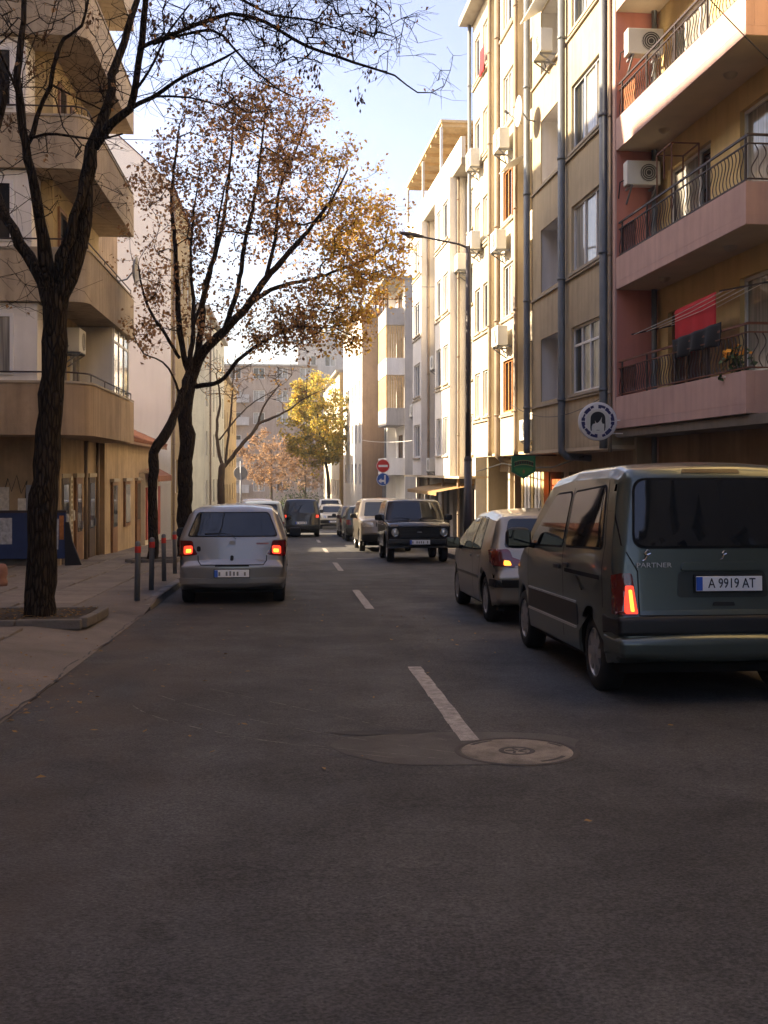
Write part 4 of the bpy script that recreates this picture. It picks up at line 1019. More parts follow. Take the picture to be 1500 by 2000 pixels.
# pipes and mesh screens at the far ends
scr_m = M('screen_mesh', (.14, .045, .035), .85, .3, 30)
for k in (0, 1, 2):
    z = FL[k]; MB().box(U1 - .85, U1 - .02, -.10, -.085, z + .66, z + 1.22).build('reed_screen', scr_m if k != 2 else M('screen_rust', (.32, .12, .05), .85, .3, 30), r1.e)
r1.pipe(U1 - .12, WN + .12, -1.0, 17, .055)
# ground floor: dark shop fronts and doors
gh = [(6.5, 9.5, -1.2, 1.3), (10.2, 13.1, -1.0, 1.35), (14.0, 16.6, -.9, 1.4)]
r1.wall(0, UE, -2.2, 2.2, WN - .02, M('plaster_shop', (.36, .25, .15), .9, .15, 2, .2, 50, streak=.25), gh, .3, name='ground_floor_wall')
r1.window(6.5, 9.5, -1.2, 1.3, WN - .3, 3, wood_brown, pane=pane_dark, name='shop_window'); r1.window(10.2, 13.1, -1.0, 1.35, WN - .3, 3, MATS['sill_concrete'], pane=pane_dark, name='shop_window')
for q in range(4): r1.box('door_panel', wood_dark, 14.02 + q * .645, 14.62 + q * .645, WN - .3, WN - .24, -.9, 1.38)
r1.box('canopy_beam', concrete_dark, 0, UE, WN - .02, -.05, 2.2, 2.35)
Rw = lambda Y, n, z: Vector(rloc(Y)) + Vector((-n, 0, z))
ac_unit('grey air conditioner on the second-floor balcony of the pink building', (xr(21.3) + .42, 21.5, FL[1] + 2.0), math.pi, .85)
ac_unit('sunlit white air conditioner on the third-floor balcony of the pink building', (xr(21.2) + .42, 21.4, FL[2] + 1.75), math.pi, .9)
# laundry and flower tubs
cloth_red = M('cloth_red', (.50, .025, .035), .9, .12, 3)
def cloth(name, label, cat, p0, p1, drop, mat, wave=.03, nw=5):
    p0 = Vector(p0); p1 = Vector(p1); nx, nz = 26, 8; V = []; d = (p1 - p0); side = Vector((-d.y, d.x, 0)).normalized()
    for j in range(nz + 1):
        for i in range(nx + 1):
            t = i / nx; s_ = j / nz
            V.append(p0 + d * t + side * (wave * math.sin(t * nw * 6.28 + s_) * (.3 + s_ * .7)) - Vector((0, 0, drop * s_ + .015 * math.sin(t * 9) * s_)))
    F_ = [(j * (nx + 1) + i, j * (nx + 1) + i + 1, (j + 1) * (nx + 1) + i + 1, (j + 1) * (nx + 1) + i) for j in range(nz) for i in range(nx)]
    me = MB().add(V, F_).mesh(name); o = link(name, me, mat, None, True)
    md = o.modifiers.new('thick', 'SOLIDIFY'); md.thickness = .008
    return tag(o, label, cat)
cloth('blanket', 'bright red blanket hanging on the first-floor balcony clothes line', 'blanket', (xr(19.4) + .42, 19.5, FL[0] + 2.07), (xr(17.7) + .42, 17.7, FL[0] + 2.12), .88, cloth_red, .012, 3)
cloth('washing', 'black washing draped over the first-floor balcony railing', 'washing', (xr(18.6) + .03, 18.6, FL[0] + 1.42), (xr(16.6) + .03, 16.6, FL[0] + 1.47), .34, M('cloth_black', (.018, .02, .024), .9, .3, 4), .05, 3.4)
cl = thing('clothes_line', 'white clothes lines strung above the first-floor balcony', 'clothes line', (xr(18), 18, FL[0] + 1.8))
for q in range(4):
    MB().tube([(-.1 + .24 * q, 2.4, -.06 + .06 * q), (-.1 + .24 * q, .2, -.02 + .05 * q), (-.1 + .24 * q, -1.9, .06 + .06 * q)], .006, 5).build('line', white_paint, cl)
MB().bar((-.15, 2.4, -.06), (.75, 2.4, .14), .025, .025).build('arm', iron, cl); MB().bar((-.15, -1.9, .06), (.75, -1.9, .24), .025, .025).build('arm', iron, cl)
fp = thing('flower_tub', 'white flower tub with orange flowers on the first-floor balcony', 'flower tub', (xr(16.4) + .2, 16.4, FL[0] + .15))
MB().lathe([(.0001, 0), (.15, 0), (.20, .42), (.21, .45), (.18, .45), (.0001, .42)], 18).build('tub', ac_white, fp, True)
mbl = MB(); mbf = MB()
for q in range(150):
    a = random.uniform(0, 6.28); r = random.uniform(.0, .26); h = .45 + random.uniform(0, .5) - r * .3; s_ = random.uniform(.02, .045)
    t = (mbf if h > .75 and random.random() < .7 else mbl); p = Vector((r * math.cos(a), r * math.sin(a), h)); u = Vector((random.uniform(-1, 1), random.uniform(-1, 1), random.uniform(-.3, .6))).normalized() * s_; v = u.orthogonal().normalized() * s_
    t.quad(p - u - v, p + u - v, p + u + v, p - u + v)
mbl.build('leaves', M('leaf_green', (.05, .09, .03), .7, .3), fp, fix=False); mbf.build('flowers', M('flower_orange', (.75, .28, .02), .7, .3), fp, fix=False)
rk = thing('drying_rack', 'rusty iron drying frame above the second-floor balcony door', 'drying rack', (xr(19.5) + .5, 19.5, FL[1] + 1.5))
for a, b in (((-.25, .5, -.2), (-.25, .5, .75)), ((-.25, -.3, -.9), (-.25, -.3, .75)), ((.25, .5, .2), (.25, .5, .75)), ((.25, -.3, .2), (.25, -.3, .75)), ((-.25, .5, .75), (-.25, -.3, .75)), ((.25, .5, .75), (.25, -.3, .75)), ((-.25, .5, .75), (.25, .5, .75)), ((-.25, -.3, .75), (.25, -.3, .75)), ((-.25, .1, .2), (-.25, .1, .75))):
    MB().bar(a, b, .022, .022).build('bar', iron_red, rk)

# R2: beige building
r2 = Bld('beige_apartment_building', 'tall beige apartment building with grey drainpipes beside the pink one', rloc(21.78), RROT)
Z0, ZT = 2.05, 16.4
FS = [3.27 + 2.76 * k for k in range(5)]
Ltot = 14.75
def section(b, u0, u1, n, mat, wins, z0=Z0, zt=ZT, ret=True):
    hs = [w_['r'] for w_ in wins]
    b.wall(u0, u1, z0, zt, n, mat, hs, .14)
    for w_ in wins: b.window(*w_['r'][:4], n - .12, w_.get('c', 2), w_.get('f'), w_.get('t', 0.), w_.get('p'), sill=n)
    if ret:
        for u in (u0, u1):
            mb = MB(); mb.quad((u, n, z0), (u, n - .75, z0), (u, n - .75, zt), (u, n, zt)); mb.build('return_wall', mat, b.e, fix=False)
section(r2, .12, 3.2, 0, plaster_beige, [dict(r=(.45, 2.95, z, z + 1.52), c=4 if k == 0 else 3, t=.42 if k == 0 else 0) for k, z in enumerate(FS)])
for z in FS: r2.box('string_course', sill_m, .14, 6.6, .002, .05, z - .13, z - .085)
r2.wall(3.2, 6.6, Z0, ZT, 0, plaster_beige, [(3.65, 5.7, z, z + 1.58, .03) for z in FS])
for k, z in enumerate(FS): r2.loggia(3.62, 5.72, z, z + 1.58, 0, .95, plaster_white, (4.3, 5.55) if k != 2 else (4.5, 5.5), wood_dark)
section(r2, 6.75, 8.3, -.45, plaster_beige, [dict(r=(7.15, 7.95, z - .05, z + 1.45), c=1, f=wood_brown, p=pane_dark) for z in FS], ret=False)
for z in FS: r2.box('parapet_panel', plaster_cream, 7.0, 8.1, -.45, -.28, z - .95, z - .15)
mb = MB(); mb.quad((6.6, 0, Z0), (6.6, -.8, Z0), (6.6, -.8, ZT), (6.6, 0, ZT)); mb.build('return_wall', plaster_beige, r2.e, fix=False)
section(r2, 8.35, 10.4, 0, plaster_cream, [dict(r=(8.75, 10.05, z - .05, z + 1.45, .5), c=3, f=wood_orange if k in (0, 2) else pvc, p=pane_dark if k in (0, 2) else pane_m) for k, z in enumerate(FS)])
section(r2, 10.75, 11.75, -.3, plaster_cream, [dict(r=(11.05, 11.45, z, z + 1.4), c=1, f=pvc, p=pane_dark) for z in FS], ret=False)
section(r2, 11.8, 14.6, 0, plaster_cream, [dict(r=(12.1, 13.0, z, z + 1.45), c=2) for z in FS] + [dict(r=(13.4, 14.3, z, z + 1.45), c=2, f=pvc) for k, z in enumerate(FS)])
for z in FS:
    for a, b in ((8.4, 10.35), (11.85, 14.55)): r2.box('string_course', sill_m, a, b, .002, .06, z - .18, z - .12)
for u, r, m in ((.22, .085, None), (3.36, .085, None), (6.68, .085, None), (8.22, .06, pipe_brown), (10.55, .09, pipe_brown), (11.68, .06, pipe_brown), (14.62, .06, None)):
    r2.pipe(u, .12 if u not in (8.22, 10.55, 11.68) else .06, 1.98, ZT + .1, r, m, elbow=u in (3.36, 10.55))
r2.pipe(.02, .05, 1.9, ZT, .04, pipe_brown)
r2.shell(0, Ltot, -9, -.5, -2.2, ZT, plaster_beige, over=.95)
r2.box('soffit', soffit_m, .1, 14.6, -.9, -.004, Z0 - .08, Z0 - .002)
# ground floor of R2
gw = M('plaster_ground', (.36, .27, .18), .9, .15, 2, .2, 50, streak=.25)
gh = [(.6, 2.6, -1.3, 1.5), (3.3, 4.4, -1.3, 1.4), (5.0, 6.3, -1.3, 1.5), (6.75, 8.1, -1.3, 1.5), (8.6, 10.4, -1.3, 1.5), (10.9, 12.4, -1.4, 1.5), (12.9, 14.6, -1.4, 1.5)]
r2.wall(0, Ltot, -2.2, Z0 - .08, -.9, gw, gh, .3, name='ground_floor_wall')
for q in range(5): r2.box('door_panel', wood_dark, .62 + q * .395, .98 + q * .395, -1.2, -1.14, -1.3, 1.48)
r2.window(3.3, 4.4, -1.3, 1.4, -1.2, 2, steel, pane=pane_dark, name='shop_door')
for q in range(4): r2.box('door_panel', wood_brown, 5.02 + q * .32, 5.30 + q * .32, -1.2, -1.14, -1.3, 1.48)
red_door = M('door_red_orange', (.55, .11, .035), .6, .2, 4)
for q in range(4): r2.box('door_panel', red_door, 6.77 + q * .335, 7.06 + q * .335, -1.0, -.93, -1.25, 1.3)
for q, u in enumerate((8.15, 8.55, 8.95, 9.35, 9.75, 10.15, 10.55)): r2.box('shutter_post', plaster_white if q % 3 else plaster_yellow, u, u + .24, -.86, -.72, -1.2, 1.5)
r2.window(10.9, 12.4, -1.4, 1.5, -1.2, 2, wood_orange, pane=pane_dark, name='shop_window'); r2.window(12.9, 14.6, -1.4, 1.5, -1.2, 2, pvc, pane=pane_m, name='shop_window')
for u in (10.6, 12.55, 14.7): r2.box('pilaster', plaster_cream if u > 11 else wood_orange, u, u + .25, -.9, -.78, -2, Z0 - .09)
cable = MB().tube([(3.0, -.3, 1.85), (5.5, -.25, 1.62), (8.0, -.2, 1.6), (11, -.2, 1.75), (15, -.2, 1.5)], .02, 6).build('cable', black_plastic, r2.e)
for u0, u1, z, dz in ((3.7, 5.65, FS[3] + 1.62, .35), (7.0, 8.1, FS[2] + 1.2, .3), (3.7, 5.65, FS[4] + 1.6, .4)):
    MB().add([(u0, .01, z), (u1, .01, z), (u1, .55, z - dz), (u0, .55, z - dz), (u0, .01, z - .02), (u1, .01, z - .02), (u1, .55, z - dz - .02), (u0, .55, z - dz - .02)], [(0, 1, 2, 3), (4, 5, 6, 7), (3, 2, 6, 7), (0, 3, 7, 4), (1, 2, 6, 5)]).build('sun_blind', white_paint, r2.e)
def on_r2(u, n, z): return Vector(rloc(21.78)) + Matrix.Rotation(RROT, 3, 'Z') @ Vector((u, n, z))
ac_unit('grey air conditioner low on the beige facade above the green hanging sign', on_r2(7.55, -.40, 2.35), RROT)
ac_unit('air conditioner in the topmost sunlit loggia of the beige building', on_r2(4.6, -.02, FS[3] + .05), RROT)
ac_unit('air conditioner under the second-floor orange window of the beige building', on_r2(9.3, 0, FS[1] - .95), RROT)
ac_unit('air conditioner under the third-floor orange window of the beige building', on_r2(9.5, 0, FS[2] - .95), RROT)
ac_unit('air conditioner under the fourth-floor orange window of the beige building', on_r2(9.1, 0, FS[3] - .95), RROT)
ac_unit('air conditioner on the far end of the beige building, third floor', on_r2(13.2, 0, FS[2] - .2), RROT)
ac_unit('air conditioner on the far end of the beige building, fourth floor', on_r2(13.3, 0, FS[3] - .3), RROT)

# R3: cream building up to the side street
r3 = Bld('cream_apartment_building', 'cream four-storey apartment building beyond the beige one, before the side street', rloc(37.2), RROT)
F3 = [2.1 + 2.62 * k for k in range(4)]; T3 = 12.0
section(r3, 0, 1.6, -.25, plaster_cream, [dict(r=(.4, 1.3, z, z + 1.4), c=2) for z in F3], 1.35, T3, ret=False)
section(r3, 1.7, 5.0, .35, plaster_white, [dict(r=(2.0, 3.2, z, z + 1.4), c=2) for z in F3] + [dict(r=(3.6, 4.7, z, z + 1.4), c=2) for z in F3], 1.35, T3)
section(r3, 5.05, 8.6, -.25, plaster_cream, [dict(r=(5.6, 6.5, z, z + 1.4), c=2) for z in F3] + [dict(r=(7.2, 8.2, z, z + 1.4), c=2) for z in F3], 1.35, T3, ret=False)
section(r3, 8.65, 11.2, .35, plaster_white, [dict(r=(9.0, 10.8, z, z + 1.4), c=3) for z in F3], 1.35, T3)
section(r3, 11.25, 14.3, -.25, plaster_cream, [dict(r=(11.8, 12.7, z, z + 1.4), c=2) for z in F3] + [dict(r=(13.1, 13.9, z, z + 1.4), c=1) for z in F3], 1.35, T3, ret=False)
r3.shell(0, 14.4, -9, -.25, -2.6, T3, plaster_grey, over=.5)
for u, z in ((1.65, 0), (5.0, 0), (8.62, 0), (11.22, 0)): r3.pipe(u, .05, -1.2, T3, .05, pipe_brown)
for z in F3[1:]: r3.box('string_course', sill_m, 1.7, 5.0, .352, .40, z - .2, z - .14); r3.box('string_course', sill_m, 8.65, 11.2, .352, .40, z - .2, z - .14)
# set-back top storey with a timber terrace roof
r3.wall(4.4, 14.3, T3 + .22, T3 + 2.85, -1.6, plaster_ochre, [(5, 7, T3 + .3, T3 + 2.3), (9.5, 12, T3 + .3, T3 + 2.3)], .2, name='top_storey')
for a, b in ((5, 7), (9.5, 12)): r3.window(a, b, T3 + .3, T3 + 2.3, -1.78, 2, wood_brown, pane=pane_dark)
r3.box('terrace_parapet', plaster_white, 0, 14.3, .1, .25, T3 + .22, T3 + .95)
r3.box('terrace_roof', M('roof_boards', (.74, .56, .32), .8, .15, 4), 4.5, 14.4, -2.0, .2, T3 + 2.85, T3 + 2.95)
for q in range(8): r3.box('rafter', MATS['roof_boards'], 4.6 + q * 1.36, 4.72 + q * 1.36, -1.6, .15, T3 + 2.71, T3 + 2.848)
r3.box('chimney', plaster_cream, 1.6, 2.2, -1.5, -.9, T3 + .2, T3 + 3.1)
for u in (4.7, 9.4, 14.2): r3.box('terrace_post', white_paint, u - .05, u + .05, .1, .2, T3 + .95, T3 + 2.71)
# ground floor with awning
g3 = [(.6, 3.4, -1.9, .9), (4.0, 6.4, -1.9, .9), (7.2, 9.0, -1.9, .8), (10, 12.2, -1.9, .9), (12.8, 13.8, -1.9, .7)]
r3.wall(0, 14.3, -2.6, 1.35, -.6, plaster_grey, g3, .25, name='ground_floor_wall')
for a, b, c, d in g3: r3.window(a, b, c, d, -.84, 2, steel, pane=pane_dark, name='shop_window')
r3.box('soffit', soffit_m, 0, 14.3, -.6, .33, 1.26, 1.345)
aw = MB(); aw.add([(1.0, -.58, 1.05), (8.5, -.58, 1.05), (8.5, .95, .78), (1.0, .95, .78), (1.0, .95, .66), (8.5, .95, .66)], [(0, 1, 2, 3), (3, 2, 5, 4)]); aw.build('awning', M('awning_brown', (.30, .19, .08), .85, .2, 3), r3.e)
def on_r3(u, n, z): return Vector(rloc(37.2)) + Matrix.Rotation(RROT, 3, 'Z') @ Vector((u, n, z))
ac_unit('air conditioner on the cream building just behind the lamp post arm', on_r3(1.4, -.22, 8.6), RROT)
ac_unit('air conditioner on the second floor of the cream building', on_r3(6.9, -.22, 5.6), RROT)
ac_unit('air conditioner above the brown awning of the cream building', on_r3(7.9, -.22, 1.5), RROT)
ac_unit('air conditioner near the far corner of the cream building', on_r3(12.9, -.22, 4.0), RROT)

# R4: balcony building across the side street
r4 = Bld('balcony_apartment_building', 'pale apartment building with projecting balconies across the side street', rloc(61.2, -1.0), RROT)
F4 = [1.5 + 2.8 * k for k in range(4)]; T4 = 12.2
r4.wall(0, 9.5, -4, T4, 0, plaster_white, [(1.0, 3.2, z + .1, z + 2.1) for z in F4] + [(5, 6.5, z + .8, z + 2.1) for z in F4], .15)
for z in F4: r4.window(1.0, 3.2, z + .1, z + 2.1, -.13, 2, wood_brown, pane=pane_dark, name='balcony_door'); r4.window(5, 6.5, z + .8, z + 2.1, -.13, 2)
timber = M('timber_screen', (.55, .38, .20), .75, .2, 4)
for k, z in enumerate(F4):
    b = r4.box('balcony', plaster_grey if k % 2 else plaster_white, .1, 4.2, .001, 1.05, z - .2, z + .75)
    if k in (1, 2):
        for q in range(7): MB().box(.14, .18, .06 + q * .14, .17 + q * .14, z + .76, z + 2.55).build('screen_board', timber, b)
        for q in range(12): MB().box(.25 + q * .33, .50 + q * .33, 1.0, 1.04, z + .76, z + 2.55).build('screen_board', timber, b)
    if k == 3:
        for u in (.2, 2.1, 4.1): MB().box(u - .05, u + .05, .92, 1.02, z + .76, z + 2.5).build('post', wood_brown, b)
        MB().box(.1, 4.2, .9, 1.04, z + 1.5, z + 1.56).build('rail', wood_brown, b)
r4.shell(0, 9.5, -9, 0, -4, T4, plaster_grey, over=1.2)
r4.box('pillar', plaster_white, 4.3, 4.9, .001, .5, -4, T4)
r4.pipe(4.6, .58, -2, T4, .06)
# R5, R6 further on
r5 = Bld('tall_white_building', 'tall white sunlit building with a brown end wall beyond the balconies', rloc(72, .1), RROT)
F5 = [.6 + 2.8 * k for k in range(4)]
r5.wall(0, 16, -4, 12.0, .3, plaster_white, [(u, u + 1.3, z, z + 1.4) for z in F5 for u in (1, 4, 7, 10, 13)], .15)
for z in F5:
    for u in (1, 4, 7, 10, 13): r5.window(u, u + 1.3, z, z + 1.4, .17, 2)
r5.shell(0, 16, -8, .3, -4, 12.0, M('plaster_endwall', (.27, .185, .13), .9, .1, 1.2, streak=.2), over=.3)
r6 = Bld('yellow_sunlit_building', 'lower yellow and white building catching the sun at the far right end', rloc(89, .35), RROT)
r6.wall(0, 22, -5, 9.5, .3, plaster_cream, [(u, u + 1.3, z, z + 1.4) for z in (-.6, 2.2, 5.0, 7.2) for u in (1, 4, 7, 10, 13, 16, 19)], .15)
for z in (-.6, 2.2, 5.0, 7.2):
    for u in (1, 4, 7, 10, 13): r6.window(u, u + 1.3, z, z + 1.4, .17, 1)
r6.shell(0, 22, -8, .3, -5, 9.5, plaster_yellow, over=.3)

# ---- left side: L1, corner building whose balcony bands wrap the corner
l1 = thing('corner_apartment_building', 'beige-brown corner apartment building with wrap-around balconies on the left', 'building', (-4.35, 24.2, 0))
BZ = [2.3 + 2.87 * k for k in range(5)]
def band_path(ins, rad, yend=6.9, xend=-11):
    p = [(xend, ins)]
    c = (-ins - rad, ins + rad)
    for a in np.linspace(-math.pi / 2, 0, 9): p.append((c[0] + rad * math.cos(a), c[1] + rad * math.sin(a)))
    p.append((-ins, yend)); return p
def strip(mb, path, z0, z1, th):
    for (a, b), (c, d) in zip(path[:-1], path[1:]): mb.quad((a, b, z0), (c, d, z0), (c, d, z1), (a, b, z1))
for k, z in enumerate(BZ):
    rad = .75 if k == 0 else .35
    po, pi_ = band_path(0, rad), band_path(.13, rad - .1)
    mb = MB()
    for za, zb in ((z, z + 1.12),):
        strip(mb, po, za, zb, 0); strip(mb, pi_, za + .15, zb, 0)
        for i in range(len(po) - 1):
            mb.quad((*po[i], zb), (*po[i + 1], zb), (*pi_[i + 1], zb), (*pi_[i], zb))
        mb.add([(*p, za) for p in po] + [(-11, 6.9, za)], [tuple(range(len(po) + 1))]); mb.add([(*p, za + .15) for p in pi_] + [(-11, 6.9, za + .15)], [tuple(range(len(po) + 1))])
        mb.box(-.95, -.001, 6.9, 7.0, za, zb)
    b = mb.build('balcony', plaster_brown if k == 0 else plaster_tan, l1, fix=False)
    # coping and rail
    cp = MB(); po2 = band_path(-.025, rad + .02); pi2 = band_path(.155, rad - .12)
    for i in range(len(po2) - 1):
        a, c_, d, e_ = po2[i], po2[i + 1], pi2[i + 1], pi2[i]
        cp.add([(*a, z + 1.12), (*c_, z + 1.12), (*d, z + 1.12), (*e_, z + 1.12), (*a, z + 1.17), (*c_, z + 1.17), (*d, z + 1.17), (*e_, z + 1.17)], [(4, 5, 6, 7), (0, 1, 5, 4), (3, 2, 6, 7)])
    cp.build('coping', sill_m, b, fix=False)
    pr = [(x, y, z + 1.36) for x, y in band_path(.07, rad - .05)]
    MB().tube(pr, .018, 6).build('rail', iron, b)
    for q in (1, 5, 9, 10): MB().bar((pr[q][0], pr[q][1], z + 1.16), pr[q], .02, .02).build('rail_post', iron, b)
    for yy in (2.6, 4.4): MB().bar((-.07, yy, z + 1.16), (-.07, yy, z + 1.36), .02, .02).build('rail_post', iron, b)
def lwall(name, mat, x0, x1, y0, y1, z0, z1): return MB().box(x0, x1, y0, y1, z0, z1).build(name, mat, l1)
lwall('core_wall', plaster_ochre, -11, -.95, 1.0, 6.95, 2.32, 16.05)
lwall('roof', concrete, -11.2, .25, -.25, 7.1, 16.05, 16.3)
lwall('rear_block', plaster_brown, -11, -1.3, 7.0, 12.5, -2.5, 9.5)
for k, z in enumerate(BZ):
    # enclosed white corner rooms behind the front parapet
    if k < 3:
        w_ = lwall('enclosed_balcony', plaster_white, -9.5, -1.10 - .12 * k, .14, 1.0, z + 1.175, z + 2.85)
        mb = MB(); x0, x1, z0, z1 = -3.6, -1.60, z + 1.30, z + 2.62
        for a in ((x0, x1, z0, z0 + .07), (x0, x1, z1 - .07, z1), (x0, x0 + .07, z0 + .07, z1 - .07), (x1 - .07, x1, z0 + .07, z1 - .07), ((x0 + x1) / 2 - .04, (x0 + x1) / 2 + .04, z0 + .07, z1 - .07)): mb.box(a[0], a[1], .09, .138, a[2], a[3])
        f = mb.build('window', pvc, l1); MB().box(x0 + .05, x1 - .05, .12, .1385, z0 + .05, z1 - .05).build('pane', pane_m, f)
    else:
        f = MB().box(-3.8, -2.2, .94, .998, z + 1.0, z + 2.5).build('window', pvc, l1); MB().box(-3.7, -2.3, .92, .939, z + 1.1, z + 2.4).build('pane', pane_m, f)
    # side: wood window shutters and the glazed far end
    f = MB().box(-.949, -.90, 1.5, 2.35, z + .35, z + 2.4).build('balcony_door', wood_brown, l1); MB().box(-.899, -.893, 1.62, 2.22, z + .9, z + 2.3).build('pane', pane_dark, f)
    f = MB().box(-.949, -.90, 2.9, 3.9, z + 1.05, z + 2.3).build('window', wood_brown if k else pvc, l1)
    for q in (2.97, 3.43): MB().box(-.899, -.893, q, q + .4, z + 1.12, z + 2.23).build('pane', pane_dark, f)
    if k in (0,):
        g_ = lwall('glazed_balcony', plaster_white, -.949, -.14, 4.15, 4.22, z + 1.175, z + 2.86)
        f = MB()
        for yy in (4.26, 5.1, 5.95, 6.8): f.box(-.16, -.11, yy - .04, yy + .04, z + 1.175, z + 2.86)
        f.box(-.16, -.11, 4.3, 6.76, z + 2.5, z + 2.56)
        f = f.build('window', pvc, l1)
        for a, b_ in ((4.3, 5.06), (5.14, 5.91), (5.99, 6.76)): MB().box(-.145, -.13, a, b_, z + 1.175, z + 2.86).build('pane', pane_m, f)
# ground floor
shop_tan = M('plaster_shop_tan', (.42, .30, .18), .92, .18, 1.6, .3, 50, streak=.3)
lwall('ground_floor', shop_tan, -11, -1.0, 1.8, 6.95, -2.2, 2.3)
for a, b_, mm in ((1.95, 2.75, wood_dark), (3.65, 4.45, wood_brown), (5.4, 6.3, wood_dark)):
    f = MB().box(-.999, -.93, a, b_, -.85, 1.35).build('door', mm, l1)
    MB().box(-.929, -.92, a + .12, b_ - .12, .0, 1.2).build('pane', pane_dark, f)
    MB().box(-.999, -.90, a - .09, b_ + .09, 1.36, 1.46).build('lintel', sill_m, f)
    MB().box(-.92, -.89, b_ - .16, b_ - .12, .05, .25).build('handle', steel, f)
    MB().box(-.999, -.80, a - .05, b_ + .05, -1.1, -.86).build('step', concrete, f)
for y0, z0, w_, h_ in ((2.85, .2, .16, .22), (4.9, .1, .35, .5), (5.1, .75, .2, .28), (3.42, .3, .18, .25)): MB().box(-.999, -.955, y0, y0 + w_, z0, z0 + h_).build('notice', M('notice_paper', (.55, .52, .46), .8, .25, 12, rnd=.3), l1)
for x0, w_ in ((-2.6, .5), (-3.5, .6), (-1.9, .3)): MB().box(x0, x0 + w_, 1.76, 1.799, .5, .5 + w_ * 1.3).build('notice', MATS['notice_paper'], l1)
MB().box(-1.7, -1.35, 1.70, 1.799, .6, 1.2).build('meter_box', steel, l1)
sg = lwall('name_board', M('board_pale', (.55, .50, .40), .7, .1), -.998, -.955, 3.05, 3.32, -.25, 1.4)
for q in range(12): MB().box(-.954, -.95, 3.12, 3.26, -.15 + q * .125, -.08 + q * .125).build('glyph', M('board_text', (.22, .17, .10), .7, .1), sg)
MB().tube([(-.9, 4.75, 2.3), (-.9, 4.75, -.9)], .055, 8).build('drainpipe', pipe_brown, l1, True); MB().tube([(-.93, 6.65, 2.3), (-.93, 6.65, -.9)], .05, 8).build('drainpipe', pipe_brown, l1, True)
lwall('corner_pier', shop_tan, -1.25, -.92, 1.6, 1.799, -2.2, 2.298)
lwall('plinth', concrete_dark, -11, -.97, 1.77, 1.80, -2.2, -.45)
ac_unit('air conditioner on the side wall of the left corner building, first floor', (-5.3, 26.5, BZ[0] + 2.0), -math.pi / 2)
ac_unit('air conditioner on the side wall of the left corner building, second floor', (-5.3, 26.7, BZ[1] + 1.75), -math.pi / 2)
# low tiled house
lh = thing('low_tiled_house', 'low tan house with red roof tiles between the corner building and the white one', 'house', (-5.15, 31.2, 0))
MB().box(-6, 0, 0, 12.6, -2.4, 2.45).build('wall', shop_tan, lh)
for yy, w_, mm in ((1.0, .9, wood_brown), (3.4, 1.1, pane_dark), (6.0, .9, wood_brown), (9.0, 1.2, pane_dark)):
    f = MB().box(.001, .07, yy, yy + w_, -1.2 if mm is wood_brown else -.2, 1.2).build('door' if mm is wood_brown else 'window', wood_brown, lh)
    MB().box(.071, .078, yy + .1, yy + w_ - .1, -.1, 1.1).build('pane', pane_dark, f)
    MB().box(.001, .12, yy - .1, yy + w_ + .1, 1.21, 1.3).build('lintel', sill_m, f)
rf = MB().add([(.3, -.1, 2.45), (.3, 12.8, 2.45), (-5, 12.8, 4.85), (-5, -.1, 4.85), (.3, -.1, 2.35), (.3, 12.8, 2.35), (-5, 12.8, 4.75), (-5, -.1, 4.75)], [(0, 1, 2, 3), (4, 5, 6, 7), (0, 1, 5, 4), (0, 3, 7, 4), (1, 2, 6, 5)]).build('roof', wood_brown, lh)
tl = MB(); tl.tube([(0, 0, 0), (-.42, 0, .187)], [.10, .085], 8); tme = tl.mesh('roof_tile'); tme.materials.append(roof_tile)
for r in range(5):
    for q in range(52): place('roof_tile', tme, rf, (.32 - r * .40, .02 + q * .245, 2.48 + r * .178), (0, 0, 0))
# kiosk with orange awning
kk = thing('shop_kiosk', 'small shop front with orange awning behind the forked tree trunk', 'kiosk', (-4.95, 38.2, gz(38.2)))
MB().box(-.6, 0, 0, 4.2, 0, 2.6).build('wall', plaster_cream, kk)
MB().add([(.0, -.1, 2.75), (0, 4.3, 2.75), (.45, 4.3, 2.5), (.45, -.1, 2.5), (.45, 4.3, 2.3), (.45, -.1, 2.3)], [(0, 1, 2, 3), (3, 2, 4, 5)]).build('awning', M('awning_orange', (.25, .10, .05), .85, .15, 3), kk)
for q in range(5): MB().box(.001, .05, .1 + q * .82, .78 + q * .82, .3, 2.1).build('shop_panel', plaster_white if q % 2 else M('shop_red', (.35, .07, .05), .7, .2), kk)
# L2 white gable building, L3, L4 along the left
LS = -.012
LROT = -math.pi / 2 + math.atan(LS)
l2 = Bld('white_gabled_building', 'white building with a blank gable wall facing the camera behind the leafy tree', (-4.75, 53.8, 0), -math.pi / 2)
H2 = 13.0
l2.wall(0, 9.3, -2.6, H2, 0, plaster_ochre, [(u, u + 1.2, z, z + 1.4) for u in (1, 3.8, 6.6) for z in (.6, 3.6, 6.4, 9.2)], .15)
for u in (1, 3.8, 6.6):
    for z in (.6, 3.6, 6.4, 9.2): l2.window(u, u + 1.2, z, z + 1.4, -.13, 2)
MB().prism([(-9, -2.6), (-.002, -2.6), (-.002, H2), (-4.5, H2 + 4.0), (-9, H2)], 'x', 9.1, 9.3).build('gable_wall', M('plaster_bright', (.87, .84, .79), .9, .03, 1, .15, 60, streak=.06), l2.e)
MB().prism([(-9, -2.6), (-.002, -2.6), (-.002, H2), (-4.5, H2 + 4.0), (-9, H2)], 'x', 0, .2).build('gable_wall', plaster_white, l2.e)
